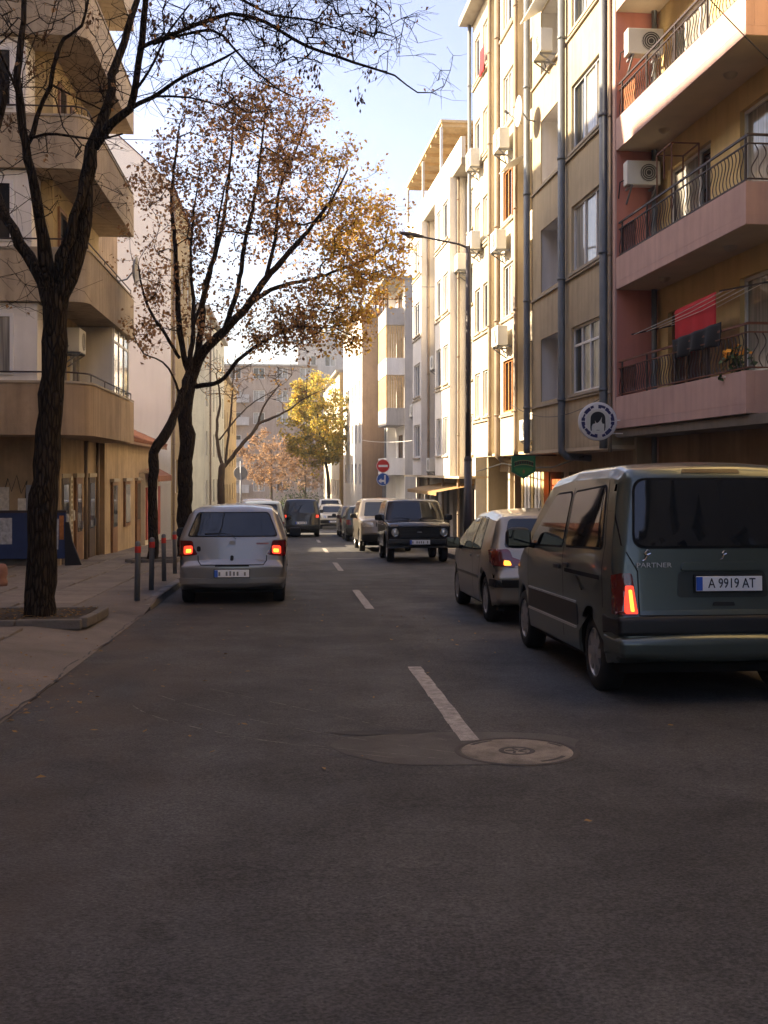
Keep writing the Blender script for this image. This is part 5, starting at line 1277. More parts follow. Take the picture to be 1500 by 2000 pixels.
MB().add([(-.2, .15, H2 - .1), (9.36, .15, H2 - .1), (9.36, -4.5, H2 + 4.1), (-.2, -4.5, H2 + 4.1), (9.36, -9.3, H2 - .2), (-.2, -9.3, H2 - .2)], [(0, 1, 2, 3), (3, 2, 4, 5)]).build('roof', roof_tile, l2.e)
l2.pipe(9.15, .1, -1.4, H2 - .3, .06, pipe_brown)
l3 = Bld('grey_green_building', 'pale grey-green building beyond the side street on the left', (-4.75, 80, 0), -math.pi / 2)
pgg = M('plaster_greygreen', (.50, .48, .38), .9, .08, 1.2, streak=.2)
l3.wall(0, 18.5, -4, 10.5, 0, pgg, [(u, u + 1.2, z, z + 1.4) for u in (1.2, 4.2, 7.2, 10.2, 13.2, 16) for z in (-.4, 2.4, 5.2, 8.0)], .15)
for u in (1.2, 4.2, 7.2, 10.2, 13.2, 16):
    for z in (-.4, 2.4, 5.2, 8.0): l3.window(u, u + 1.2, z, z + 1.4, -.13, 2)
l3.shell(0, 18.5, -9, 0, -4, 10.5, pgg)
l3.pipe(15, .1, -2, 10.5, .06, pipe_brown)
l4 = Bld('yellow_left_building', 'yellow building farthest along the left side of the street', (-4.9, 101, 0), -math.pi / 2)
l4.wall(0, 20, -4.5, 8.5, 0, plaster_ochre, [(u, u + 1.2, z, z + 1.4) for u in (2, 6, 10, 14, 17) for z in (-.9, 1.9, 4.7)], .15)
for u in (2, 6, 10, 14, 17):
    for z in (-.9, 1.9, 4.7): l4.window(u, u + 1.2, z, z + 1.4, -.13, 1)
l4.shell(0, 20, -9, 0, -4.5, 8.5, plaster_ochre)
# end of the street: two blocks facing the camera
def block(name, label, x0, x1, y, z0, z1, mat, fl, step, w_=1.4, dep=10, frames=None):
    b = Bld(name, label, (x1, y, 0), math.pi)     # local n = -Y world (towards the camera)
    L = x1 - x0; us = np.arange(.8, L - w_, step)
    zs_ = [z for z in np.arange(z0 + 1.2, z1 - 1.4, fl)]
    b.wall(0, L, z0, z1, 0, mat, [(u, u + w_, z, z + 1.4) for u in us for z in zs_], .2)
    for u in us:
        for z in zs_: b.window(u, u + w_, z, z + 1.4, -.17, 2, frames)
    b.shell(0, L, -dep, 0, z0, z1, mat); return b
fb = M('plaster_farbrown', (.37, .28, .22), .9, .1, .8, streak=.2)
b1 = block('brown_end_block', 'brown-grey apartment block closing the end of the street', -12, 3.4, 138, -5, 14.6, fb, 2.8, 2.9)
for k in range(5): b1.box('balcony', plaster_grey, 8.5, 11.5, .001, 1.0, -1.2 + 2.8 * k, -.2 + 2.8 * k)
b2 = block('grey_end_block', 'taller pale grey apartment block behind the yellow tree', 1.0, 9.5, 150, -5, 18.6, plaster_grey, 2.8, 2.6)
b2.box('stair_tower', plaster_yellow, 0.2, 1.2, .01, .6, -5, 18.5); b2.box('roof_hut', plaster_grey, 3, 6.5, -4, -1, 18.83, 20.6)
# buildings behind and beside the camera (outside the frame; the last two shaped to darken van-glass reflections)
def plain_block(name, label, loc, rz, L, H, zs_, mat, n=0., dep=12):
    b = Bld(name, label, loc, rz)
    b.wall(0, L, -2, H, n, mat, [(u, u + 1.4, z, z + 1.4) for u in np.arange(1.2, L - 2, 3.2) for z in zs_], .2)
    b.box('glazing', pane_dark, .5, L - .5, n - .4, n - .3, 1, H - .8); b.shell(0, L, n - dep, n, -2, H, mat); return b
plain_block('brown_apartment_block', 'brown apartment block across the forecourt, out of view on the left', (-9.0, 24.1, 0), -math.pi / 2, 15.5, 18.0, (1.6, 4.4, 7.2, 10, 12.8, 15.4), plaster_brown)
plain_block('unseen_shade_tower', 'taller brown block left of the camera, out of view, raised to shade the block opposite', (-9.0, 8.5, 0), -math.pi / 2, 38, 26.0, (1.6, 4.4, 7.2, 10, 12.8, 15.6, 18.4, 21.2), plaster_brown)  # unseen; height raised to shade the block opposite, seen in the van glass
plain_block('unseen_dark_block', 'dark brown block behind the camera, out of view, shaped to darken the van window reflection', rloc(-30), RROT, 33.8, 14.5, (1.6, 4.4, 7.2, 10), concrete_dark, -.4, 9)  # unseen; height and dark tone shaped for a dark van-glass reflection
# ------------------------------------------------------------------ trees
def smooth_path(ctrl, step=.18):
    """Catmull-Rom through (Vector, radius)"""
    P = [c[0] for c in ctrl]; R = [c[1] for c in ctrl]; n = len(P); op = []; orr = []
    for i in range(n - 1):
        p0, p1, p2, p3 = P[max(i - 1, 0)], P[i], P[i + 1], P[min(i + 2, n - 1)]
        k = max(2, int((p2 - p1).length / step))
        for j in range(k):
            t = j / k
            q = .5 * ((2 * p1) + (p2 - p0) * t + (2 * p0 - 5 * p1 + 4 * p2 - p3) * t * t + (3 * p1 - p0 - 3 * p2 + p3) * t ** 3)
            op.append(q); orr.append(R[i] + (R[i + 1] - R[i]) * t)
    op.append(P[-1]); orr.append(R[-1]); return op, orr

class Tree:
    def __init__(s, name, label, base, seed, barkm):
        s.e = thing(name, label, 'tree', base); s.base = Vector(base); s.rs = np.random.default_rng(seed); s.bark = barkm
        s.nodes = []; s.par = []; s.fixed_r = []
    def limb(s, name, pix, n=8, rough=.012, parent_obj=None, wood=True):
        """pix: list of (px,py,Y,radius) read off the photograph"""
        ctrl = [(at(p[0], p[1], p[2]), p[3]) for p in pix]
        pts, rad = smooth_path(ctrl)
        pts = [p + Vector(s.rs.normal(0, min(rough, r * .25), 3)) for p, r in zip(pts, rad)]
        if wood:
            rr = [r * .92 * (1 + s.rs.normal(0, .05)) for r in rad]
            MB().tube([p - s.base for p in pts], rr, n).build(name, s.bark, parent_obj or s.e, True)
        i0 = None
        for p, r in zip(pts, rad):
            s.nodes.append(np.array(p)); s.par.append(i0 if i0 is not None else -1); s.fixed_r.append(r); i0 = len(s.nodes) - 1
        return pts
    def grow(s, targets, step=.28, wig=.05, r_tip=.006, pw=.42, up=0.25, skip=0):
        """join each target to the nearest wood by a bending twig"""
        nf = len(s.nodes)
        pos = np.array(s.nodes); T = np.array(targets)
        d0 = np.min(np.linalg.norm(T[:, None] - pos[None, ::2], axis=2), axis=1)
        buf = np.zeros((nf + 60000, 3)); buf[:nf] = pos; cnt = nf; kids = {}
        par = list(s.par); ends = []
        for ti in np.argsort(d0):
            t = T[ti]; d = np.linalg.norm(buf[skip:cnt] - t, axis=1) + .35 * np.maximum(0, buf[skip:cnt, 2] - t[2])
            j = int(np.argmin(d)) + skip; a = buf[j].copy(); L = np.linalg.norm(t - a); k = max(1, int(L / step))
            bend = s.rs.normal(0, .12 * L, 3); bend[2] += up * L * .3
            prev = j; pd = a - buf[par[j]] if par[j] >= 0 else np.array([0, 0, 1.])
            pd = pd / (np.linalg.norm(pd) + 1e-9); cpt = a + pd * L * .20 + (t - a) * .35 + bend * .5
            for q in range(1, k + 1):
                u = q / k; p = (1 - u) ** 2 * a + 2 * u * (1 - u) * cpt + u * u * t + (s.rs.normal(0, wig, 3) if q < k else 0)
                buf[cnt] = p; par.append(prev); prev = cnt; cnt += 1
            ends.append(prev)
        w_ = np.zeros(cnt)
        for e in ends: w_[e] += 1
        for i in range(cnt - 1, nf - 1, -1):
            if par[i] >= 0: w_[par[i]] += w_[i]
        mb = MB(); rad = r_tip * np.maximum(w_, 1) ** pw
        for i in range(nf, cnt):
            p = par[i]
            if p < 0: continue
            r1 = rad[i]; r0 = rad[p] if p >= nf else min(r1 * 1.3, s.fixed_r[p])
            mb.tube([Vector(buf[p]) - s.base, Vector(buf[i]) - s.base], [r0, r1], 5 if r1 > .012 else 3, cap=False)
        s.wood = buf[:cnt]; s.ends = [buf[e].copy() for e in ends]; s.nf = nf; s.parr = par
        o = mb.build('twigs', s.bark, s.e, False, fix=False); o['kind'] = 'stuff'
        return o
    def fine(s, per, length, r=.0028, droop=0., name='fine_twigs'):
        mb = MB(); tips = []
        for e in s.ends:
            for _ in range(per):
                d = s.rs.normal(0, 1, 3); d /= np.linalg.norm(d); d[2] = d[2] * .7 + .15 - droop; L = length * s.rs.uniform(.5, 1.3)
                m = e + d * L * .5 + s.rs.normal(0, .03, 3); t = e + d * L + np.array([0, 0, -droop * L * .5])
                mb.tube([Vector(e) - s.base, Vector(m) - s.base, Vector(t) - s.base], [r * 1.4, r * 1.1, r * .7], 3, cap=False); tips += [m, t]
        o = mb.build(name, s.bark, s.e, False, fix=False); o['kind'] = 'stuff'; return tips
    def leaves(s, centres, per, spread, size, mats, hang=.5, name='crown', keep=None):
        mbs = [MB() for _ in mats]
        for c in centres:
            k = s.rs.poisson(per * s.rs.gamma(.8, 1.25))
            for _ in range(k):
                p = Vector(c + s.rs.normal(0, spread, 3)) - s.base; L = size * s.rs.uniform(.4, 1.6)
                d = Vector(s.rs.normal(0, 1, 3)).normalized(); d.z = d.z * (1 - hang) - hang; d.normalize()
                side = d.cross(Vector(s.rs.normal(0, 1, 3))).normalized() * L * .36; nrm = side.cross(d).normalized() * L * .12
                m = mbs[int(s.rs.choice(len(mats)))]
                a, b, c_, d_ = p, p + d * L * .5 + side + nrm, p + d * L, p + d * L * .5 - side + nrm
                m.add([a, b, c_, d_], [(0, 1, 2), (0, 2, 3)])
        for m, mt in zip(mbs, mats):
            if m.f:
                o = m.build(name, mt, s.e, False, fix=False); o['kind'] = 'stuff'

def leafm(name, c): return M(name, c, .7, .3, 1.7, trans=.6, spec=.25)
lf_brown = leafm('leaf_brown', (.38, .215, .10)); lf_orange = leafm('leaf_orange', (.54, .31, .09)); lf_gold = leafm('leaf_gold', (.66, .44, .09)); lf_dark = leafm('leaf_dark', (.22, .125, .065))
lf_far1 = leafm('leaf_far_rust', (.34, .215, .125)); lf_far2 = leafm('leaf_far_brown', (.24, .17, .12)); lf_yellow = leafm('leaf_yellow', (.42, .34, .075)); lf_olive = leafm('leaf_olive', (.25, .23, .06)); lf_rust = leafm('leaf_rust', (.46, .27, .14)); lf_hedge = leafm('leaf_hedge', (.045, .065, .025))

def ell(rs, n, c, r, shell=.0):
    v = rs.normal(0, 1, (n, 3)); v /= np.linalg.norm(v, axis=1)[:, None]
    return np.array(c) + v * (rs.uniform(shell ** 3, 1, n) ** (1 / 3))[:, None] * np.array(r)

# ---- T1: near bare tree on the left pavement
Y1 = 13.7
b1_ = at(77, 1222, Y1); b1_.z = gz(Y1) + .13
t1 = Tree('bare_street_tree', 'large dark bare tree with hanging seed clusters standing in the near stone-edged bed', b1_, 11, bark)
t1.limb('trunk', [(76, 1240, Y1, .235), (78, 1190, Y1, .205), (84, 1030, Y1, .185), (92, 880, Y1, .170), (103, 740, Y1, .158), (107, 640, Y1, .165), (108, 570, Y1, .165)], 16, .008)
t1.limb('limb', [(110, 600, Y1, .13), (132, 540, Y1, .125), (158, 470, Y1 + .05, .108), (168, 400, Y1 + .1, .095), (172, 320, Y1 + .1, .095), (190, 270, Y1 + .1, .085), (212, 200, Y1 + .2, .065), (222, 150, Y1 + .3, .055), (240, 85, Y1 + .4, .05), (268, 0, Y1 + .5, .042), (285, -90, Y1 + .6, .03)], 12)
t1.limb('limb', [(185, 285, Y1 + .1, .06), (215, 245, Y1, .06), (252, 210, Y1 - .1, .055), (268, 165, Y1 - .2, .048), (277, 80, Y1 - .3, .042), (284, 0, Y1 - .4, .036), (300, -100, Y1 - .5, .025)], 10)
t1.limb('limb', [(105, 590, Y1, .11), (92, 510, Y1 - .1, .095), (78, 430, Y1 - .2, .075), (60, 340, Y1 - .3, .06), (50, 285, Y1 - .3, .055), (42, 210, Y1 - .3, .05), (36, 120, Y1 - .3, .045), (46, 40, Y1 - .3, .038), (52, -60, Y1 - .3, .03)], 10)
t1.limb('limb', [(52, 280, Y1 - .3, .036), (72, 230, Y1 - .3, .034), (95, 165, Y1 - .35, .03), (112, 105, Y1 - .4, .028), (124, 76, Y1 - .4, .025), (160, 50, Y1 - .5, .02), (172, 0, Y1 - .5, .015), (180, -60, Y1 - .5, .01)], 8)
t1.limb('limb', [(98, 600, Y1, .10), (72, 530, Y1 + .2, .085), (40, 475, Y1 + .3, .075), (12, 425, Y1 + .4, .07), (-10, 370, Y1 + .5, .06), (-15, 280, Y1 + .6, .05), (10, 180, Y1 + .6, .035), (-20, 80, Y1 + .7, .02)], 10)
t1.limb('limb', [(112, 570, Y1, .085), (122, 500, Y1 - .15, .075), (145, 425, Y1 - .15, .065), (163, 360, Y1, .055), (172, 315, Y1 + .1, .05)], 8)
# long limbs over the street
t1.limb('branch', [(250, 215, Y1 - .1, .03), (300, 188, Y1 - .2, .028), (340, 160, Y1 - .4, .025), (385, 138, Y1 - .5, .022), (440, 112, Y1 - .7, .016), (470, 95, Y1 - .8, .008)], 7)
t1.limb('branch', [(272, 95, Y1 - .3, .028), (320, 72, Y1 - .5, .028), (385, 48, Y1 - .8, .026), (450, 27, Y1 - 1.0, .025), (520, 44, Y1 - 1.2, .023), (600, 90, Y1 - 1.4, .020), (690, 122, Y1 - 1.6, .016), (770, 146, Y1 - 1.8, .012), (815, 181, Y1 - 1.9, .008), (868, 168, Y1 - 2.0, .005), (885, 108, Y1 - 2.0, .003)], 7)
t1.limb('branch', [(300, 85, Y1 - .4, .02), (410, 58, Y1 - .7, .018), (455, 92, Y1 - .8, .016), (500, 140, Y1 - .9, .013), (545, 175, Y1 - 1.0, .010), (590, 195, Y1 - 1.1, .005)], 6)
t1.limb('branch', [(284, 0, Y1 - .4, .022), (380, -30, Y1 - .8, .022), (470, 0, Y1 - 1.0, .018), (530, 30, Y1 - 1.2, .015), (600, 38, Y1 - 1.4, .012), (690, 66, Y1 - 1.6, .008), (720, 80, Y1 - 1.6, .004)], 6)
t1.limb('branch', [(385, -30, Y1 - .8, .018), (520, -55, Y1 - 1.2, .015), (660, -30, Y1 - 1.6, .011), (760, 30, Y1 - 1.9, .006), (775, 110, Y1 - 2.0, .003)], 6)
t1.limb('branch', [(300, 188, Y1 - .2, .016), (370, 190, Y1 - .3, .013), (430, 206, Y1 - .4, .008)], 6)
t1.limb('branch', [(262, 185, Y1, .02), (300, 120, Y1 - .8, .016), (330, 60, Y1 - 1.2, .012), (370, 10, Y1 - 1.4, .008)], 6)
t1.limb('branch', [(57, 270, Y1 - .3, .02), (110, 262, Y1 - .8, .018), (180, 272, Y1 - 1.0, .014), (240, 262, Y1 - 1.2, .01)], 6)
t1.limb('branch', [(40, 200, Y1 - .3, .022), (20, 150, Y1 - .6, .018), (-5, 90, Y1 - .8, .012)], 6)
t1.limb('branch', [(100, 165, Y1 - .3, .016), (130, 180, Y1 - .2, .013), (200, 215, Y1, .01)], 6)
rs = t1.rs; tg = []
for n_, (x0, x1, y0, y1), (d0, d1) in ((260, (280, 740, -60, 80), (11.2, 13.4)), (110, (480, 820, 0, 140), (11.2, 12.8)), (130, (280, 560, 20, 230), (12, 14.2)), (240, (-60, 270, -120, 200), (12, 15)), (90, (-40, 250, 150, 420), (12.3, 15)), (25, (-20, 170, 400, 640), (12.5, 15)), (6, (760, 900, 100, 190), (11.5, 12)), (90, (-60, 700, -420, -100), (11.5, 15.5))):
    for _ in range(n_): tg.append(np.array(at(rs.uniform(x0, x1), rs.uniform(y0, y1), rs.uniform(d0, d1))))
t1.grow(tg, .16, .006, .0036, .30, up=.15, skip=40)
tips = t1.fine(3, .30, .0020, .15)
# hanging seed clusters, each a bunch
seedm = M('seed_cluster', (.11, .055, .025), .85, .3, 8)
for px, py in ((400, 28), (352, 50), (515, 68), (540, 85), (557, 92), (612, 48), (590, 128), (610, 118), (365, 145), (695, 58), (700, 180), (620, 145), (735, 8), (330, 30), (655, 95), (480, 20), (310, 100), (445, 60), (560, 10), (65, 120), (20, 230), (90, 60), (180, 30), (640, 20), (720, 130), (500, 120), (300, 40), (420, 5)):
    p = at(px, py, 12.6) - t1.base; m = MB()
    for _ in range(26):
        q = p + Vector(rs.normal(0, .040, 3)) - Vector((0, 0, rs.uniform(0, .10))); d = Vector((rs.normal(0, .4), rs.normal(0, .4), -1)).normalized() * rs.uniform(.04, .075); sd = d.cross(Vector(rs.normal(0, 1, 3))).normalized() * .013
        m.add([q, q + d * .5 + sd, q + d, q + d * .5 - sd], [(0, 1, 2), (0, 2, 3)])
    m.tube([p + Vector((0, 0, .06)), p - Vector((0, 0, .05))], .003, 3)
    o = m.build('seed_cluster', seedm, t1.e, fix=False); o['kind'] = 'stuff'
t1.leaves(tips[::9], .6, .02, .05, [lf_dark, lf_brown], .8, 'dry_leaves')
# bed with stone edging
bed = thing('tree_bed', 'square tree bed with rough stone edging around the near bare tree', 'tree bed', (-3.12, 13.85, gz(13.85) + .125), (TILT, 0, 0))
MB().box(-.62, .62, -.72, .72, -.05, .05).build('soil', soil, bed)
for i, (a, b_) in enumerate((((-.70, -.80), (-.05, -.80)), ((-.04, -.80), (.70, -.80)), ((.70, -.72), (.70, -.02)), ((.70, 0), (.70, .80)), ((.61, .80), (.0, .80)), ((-.02, .80), (-.70, .80)), ((-.70, .71), (-.70, .02)), ((-.70, 0), (-.70, -.71)))):
    bevelled('edging_stone', MB().bar((a[0], a[1], .0 + .008 * (i % 3)), (b_[0], b_[1], .0 + .006 * (i % 2)), .11, .12), stone, bed, .015, 2)
m = MB()
for _ in range(160):
    x, y = random.uniform(-.6, .6), random.uniform(-.7, .7); s_ = random.uniform(.015, .035); a = random.uniform(0, 6.3); z = .055 + random.uniform(0, .02)
    m.quad((x - s_ * math.cos(a), y - s_ * math.sin(a), z), (x + s_ * .5 * math.sin(a), y - s_ * .5 * math.cos(a), z + .01), (x + s_ * math.cos(a), y + s_ * math.sin(a), z + .004), (x - s_ * .5 * math.sin(a), y + s_ * .5 * math.cos(a), z + .012))
o = m.build('leaf_litter', leaf_litter, bed, fix=False); o['kind'] = 'stuff'

# ---- T2: leafy maple leaning over the street, and the stem beside it
Y2 = 29.2
b2_ = at(366, 1075, Y2); b2_.z = gz(Y2) + .12
t2 = Tree('autumn_maple', 'brown autumn maple, its sunlit right side put into gold leaf colour, leaning over the street beyond the silver hatchback', b2_, 22, bark)
t2.limb('trunk', [(364, 1100, Y2, .26), (362, 1030, Y2, .23), (361, 960, Y2, .215), (362, 890, Y2, .205), (366, 850, Y2, .225), (362, 810, Y2, .20), (370, 750, Y2, .19), (378, 715, Y2, .17)], 14, .01)
t2.limb('limb', [(372, 745, Y2, .15), (395, 690, Y2 - .1, .14), (440, 645, Y2 - .2, .125), (485, 595, Y2 - .3, .11), (520, 545, Y2 - .4, .095), (560, 500, Y2 - .5, .075), (610, 440, Y2 - .6, .055), (650, 385, Y2 - .7, .035), (680, 330, Y2 - .7, .02)], 10)
t2.limb('limb', [(485, 597, Y2 - .3, .07), (530, 565, Y2, .065), (600, 548, Y2 + .2, .05), (670, 525, Y2 + .5, .035), (730, 500, Y2 + .6, .02)], 8)
t2.limb('limb', [(378, 725, Y2, .12), (392, 650, Y2 + .2, .10), (398, 570, Y2 + .4, .09), (425, 480, Y2 + .5, .07), (440, 400, Y2 + .6, .055), (450, 310, Y2 + .6, .035), (455, 220, Y2 + .6, .02)], 9)
t2.limb('limb', [(370, 735, Y2, .10), (352, 660, Y2 - .2, .085), (346, 570, Y2 - .3, .075), (342, 480, Y2 - .4, .06), (335, 380, Y2 - .4, .045), (345, 290, Y2 - .4, .03), (350, 240, Y2 - .4, .015)], 9)
t2.limb('limb', [(440, 640, Y2 - .2, .08), (465, 560, Y2 - .6, .07), (480, 470, Y2 - .8, .06), (500, 380, Y2 - .9, .045), (510, 290, Y2 - .9, .03), (520, 210, Y2 - .9, .015)], 9)
t2.limb('limb', [(520, 545, Y2 - .4, .055), (540, 450, Y2 - .2, .05), (545, 370, Y2, .04), (580, 290, Y2, .028), (600, 220, Y2, .015)], 8)
t2.limb('limb', [(382, 755, Y2 - .1, .075), (430, 745, Y2 - .4, .065), (465, 705, Y2 - .6, .055), (510, 670, Y2 - .7, .045), (570, 640, Y2 - .8, .035), (640, 640, Y2 - .8, .02), (700, 625, Y2 - .8, .01)], 8)
t2.limb('limb', [(350, 700, Y2 - .2, .05), (315, 640, Y2 - .6, .045), (285, 590, Y2 - .8, .035), (270, 520, Y2 - .9, .02)], 7)
t2.limb('limb', [(366, 820, Y2, .05), (330, 720, Y2 - .4, .03), (280, 690, Y2 - .6, .02), (262, 655, Y2 - .7, .012)], 6)
rs = t2.rs; tg = []
def reg(n_, px, py, rx, rz, dy, Yc):
    c = at(px, py, Yc); k = Yc / FPX; return list(ell(rs, n_, c, (rx * k, dy, rz * k), .35))
tg += reg(150, 480, 330, 210, 170, 2.4, Y2); tg += reg(110, 600, 400, 170, 140, 2.2, Y2); tg += reg(70, 700, 470, 95, 90, 1.8, Y2 + .4); tg += reg(50, 330, 450, 80, 190, 2.0, Y2 - .2)
tg += reg(70, 520, 620, 170, 70, 1.8, Y2 - .4); tg += reg(45, 640, 590, 100, 75, 1.5, Y2); tg += reg(30, 440, 200, 110, 50, 1.6, Y2 - .6); tg += reg(26, 560, 220, 80, 50, 1.6, Y2)
tg += reg(18, 290, 620, 45, 90, 1.2, Y2 - .6); tg += reg(40, 610, 640, 120, 50, 1.5, Y2 - .5); tg += reg(24, 740, 540, 60, 70, 1.4, Y2 + .4)
t2.grow(tg, .24, .015, .0065, up=.2, skip=60)
tips = t2.fine(6, .40, .003, .05)
pp_ = np.array(tips)
def pxof(p): d = Vector(p) - Vector((0, 0, CAMH)); c = d.dot(_f); return 750 + FPX * d.dot(_r) / c
gx = np.array([pxof(p) for p in pp_])
t2.leaves([p for p, x in zip(pp_, gx) if x < 470], 2.7, .11, .086, [lf_brown, lf_dark, lf_rust, lf_brown], .65)
t2.leaves([p for p, x in zip(pp_, gx) if 470 <= x < 620], 3.0, .11, .086, [lf_brown, lf_dark, lf_orange, lf_rust], .6)
t2.leaves([p for p, x in zip(pp_, gx) if x >= 620], 3.6, .12, .090, [lf_gold, lf_orange, lf_gold, lf_brown], .5)  # golder leaf colours put in for the sunlit right side

# slim leaning stem in front of it
Y2b = 27.3
b3_ = at(300, 1098, Y2b); b3_.z = gz(Y2b) + .12
t2b = Tree('leaning_street_tree', 'slender dark tree bent to the right in front of the maple', b3_, 23, bark)
t2b.limb('trunk', [(299, 1105, Y2b, .15), (299, 1020, Y2b, .135), (299, 940, Y2b, .13), (301, 885, Y2b, .14), (316, 858, Y2b + .1, .135), (335, 825, Y2b + .3, .12), (352, 780, Y2b + .6, .10), (372, 700, Y2b + .8, .075), (378, 600, Y2b + .9, .055), (372, 500, Y2b + .9, .04), (380, 400, Y2b + .8, .025), (392, 320, Y2b + .8, .012)], 12)
t2b.limb('limb', [(375, 640, Y2b + .9, .05), (410, 540, Y2b + .6, .04), (425, 440, Y2b + .5, .03), (445, 340, Y2b + .4, .015)], 7)
rs = t2b.rs
tg = reg(60, 390, 420, 75, 150, 1.3, Y2b + .8)
t2b.grow(tg, .25, .015, .005, skip=25); tips = t2b.fine(3, .34, .003, .05)
t2b.leaves(tips, 2.6, .09, .078, [lf_brown, lf_dark, lf_rust], .65)
bed2 = thing('tree_bed', 'low stone-edged bed around the slender bent tree behind the bollards', 'tree bed', (b3_.x, b3_.y, gz(b3_.y) + .125), (TILT, 0, 0))
MB().box(-.45, .45, -.55, .55, -.05, .03).build('soil', soil, bed2)
for a, b_ in (((-.55, -.62), (.55, -.62)), ((.55, -.55), (.55, .55)), ((.55, .62), (-.55, .62)), ((-.55, .55), (-.55, -.55))): bevelled('edging_stone', MB().bar((*a, .03), (*b_, .03), .12, .12), stone, bed2, .012, 2)

# ---- T3: small bare tree further on
Y3 = 43.0
b4_ = at(432, 1030, Y3); b4_.z = gz(Y3) + .12
t3 = Tree('small_bare_tree', 'small bare forked tree left of the street behind the silver hatchback', b4_, 31, bark_far)
t3.limb('trunk', [(432, 1050, Y3, .19), (432, 980, Y3, .16), (432, 930, Y3, .15), (437, 905, Y3, .14)], 10)
t3.limb('limb', [(437, 912, Y3, .09), (455, 890, Y3, .085), (475, 865, Y3, .08), (490, 850, Y3, .075), (505, 828, Y3, .065), (535, 815, Y3, .05), (565, 800, Y3, .04), (600, 775, Y3, .025), (635, 760, Y3, .012)], 8)
t3.limb('limb', [(500, 840, Y3, .05), (515, 795, Y3, .04), (535, 765, Y3, .03), (550, 745, Y3, .015)], 7)
t3.limb('limb', [(436, 915, Y3, .08), (425, 870, Y3, .07), (424, 830, Y3, .06), (430, 780, Y3, .045), (422, 730, Y3, .025)], 7)
t3.limb('limb', [(440, 905, Y3, .06), (445, 860, Y3, .05), (452, 800, Y3, .04), (455, 740, Y3, .025), (460, 690, Y3, .012)], 7)
t3.limb('limb', [(428, 860, Y3, .04), (455, 825, Y3, .035), (490, 790, Y3, .028), (530, 765, Y3, .018), (560, 745, Y3, .01)], 6)
rs = t3.rs; tg = reg(50, 440, 740, 60, 70, 1.6, Y3) + reg(45, 540, 745, 75, 50, 1.5, Y3)
t3.grow(tg, .3, .015, .007, skip=10); tips = t3.fine(2, .5, .005, 0)
t3.leaves(tips[::2], 1.6, .12, .10, [lf_orange, lf_brown], .6)

# ---- T4: yellow tree at the far right, rusty bare trees at the end
def far_tree(name, label, px, Y, cpy, rx, rz, ntg, per, size, mats, seed, r0=.16, fine=2, cpx=None):
    base = at(px, 990, Y); base.z = gz(Y) + .1
    t = Tree(name, label, base, seed, bark_far); c = at(cpx or px, cpy, Y); k = Y / FPX
    g_ = base.z; top = c.z
    d = c - base
    ctrl = [(base, r0), (base + Vector((0, 0, d.z * .45)), r0 * .8), (base + Vector((d.x * .6, 0, d.z * .8)), r0 * .55), (c + Vector((0, 0, rz * k * .4)), r0 * .2)]
    pts, rad = smooth_path(ctrl, .3)
    MB().tube([p - t.base for p in pts], rad, 8).build('trunk', bark_far, t.e, True)
    for i, (p, r) in enumerate(zip(pts, rad)): t.nodes.append(np.array(p)); t.par.append(i - 1); t.fixed_r.append(r)
    t.grow(list(ell(t.rs, ntg, c, (rx * k, rx * k * .8, rz * k), .3)), .45, .05, .010, skip=len(pts) // 3)
    tips = t.fine(fine, .5, .006, 0)
    if per: t.leaves(tips, per, .18, size, mats, .4)
    return t
far_tree('yellow_tree', 'yellow-green leafy tree standing on the far right pavement', 641, 84, 828, 68, 95, 200, 13, .20, [lf_yellow, lf_olive, lf_gold, lf_yellow], 41, cpx=618)
far_tree('rusty_tree', 'rusty brown bushy tree left of the yellow one at the street end', 530, 112, 900, 62, 58, 150, 12, .17, [lf_far1, lf_far2, lf_rust], 42)
far_tree('rusty_tree', 'dull brown bushy tree low behind the yellow tree', 596, 118, 915, 55, 45, 120, 11, .17, [lf_far1, lf_far2], 43)
hd = thing('hedge', 'dark green hedge at the far end of the street', 'hedge', (at(590, 970, 110).x, 110, gz(110)))
m = MB()
for _ in range(2600):
    p = Vector((random.gauss(0, 1.3), random.gauss(0, .6), abs(random.gauss(0, 1.1)) + .1)); u = Vector((random.uniform(-1, 1), random.uniform(-1, 1), random.uniform(-1, 1))).normalized() * .13; v = u.orthogonal().normalized() * .08
    m.quad(p - u, p + v, p + u, p - v)
m.build('foliage', lf_hedge, hd, fix=False)
# ------------------------------------------------------------------ street furniture, signs, wires
bol_m = M('bollard_grey', (.15, .155, .165), .6, .12, 4, metal=.2); bol_red = M('bollard_red', (.55, .035, .025), .5, .1, 4)
for i, (nm, Y) in enumerate((('nearest the camera', 16.4), ('second from the camera', 18.3), ('third from the camera', 20.4), ('farthest from the camera, next to the silver car', 22.6))):
    X = -2.24 - .03 * i
    e = thing('bollard', 'grey kerb bollard with red band, ' + nm, 'bollard', (X, Y, gz(Y) + .115), (random.uniform(-.015, .015), random.uniform(-.02, .02), 0), 'grey bollards along the left kerb')
    MB().lathe([(.0001, 0), (.042, 0), (.042, .72)], 16).build('post', bol_m, e, True)
    MB().lathe([(.0435, .70), (.045, .705), (.045, .79), (.0435, .795)], 16).build('red_band', bol_red, e, True)
    MB().lathe([(.042, .72), (.042, .84), (.03, .862), (.0001, .87)], 16).build('cap', bol_m, e, True)
# short stone stub at the left edge
st = thing('stone_stub', 'short reddish round stone stub at the left edge of the pavement', 'bollard', (-5.05, 19.4, gz(19.4) + .13))
MB().lathe([(.0001, 0), (.20, 0), (.21, .06), (.19, .12), (.19, .15), (.205, .2), (.205, .3), (.17, .37), (.0001, .39)], 20).build('stub', M('stone_red', (.26, .13, .095), .9, .2, 5, .4, 40), st, True)

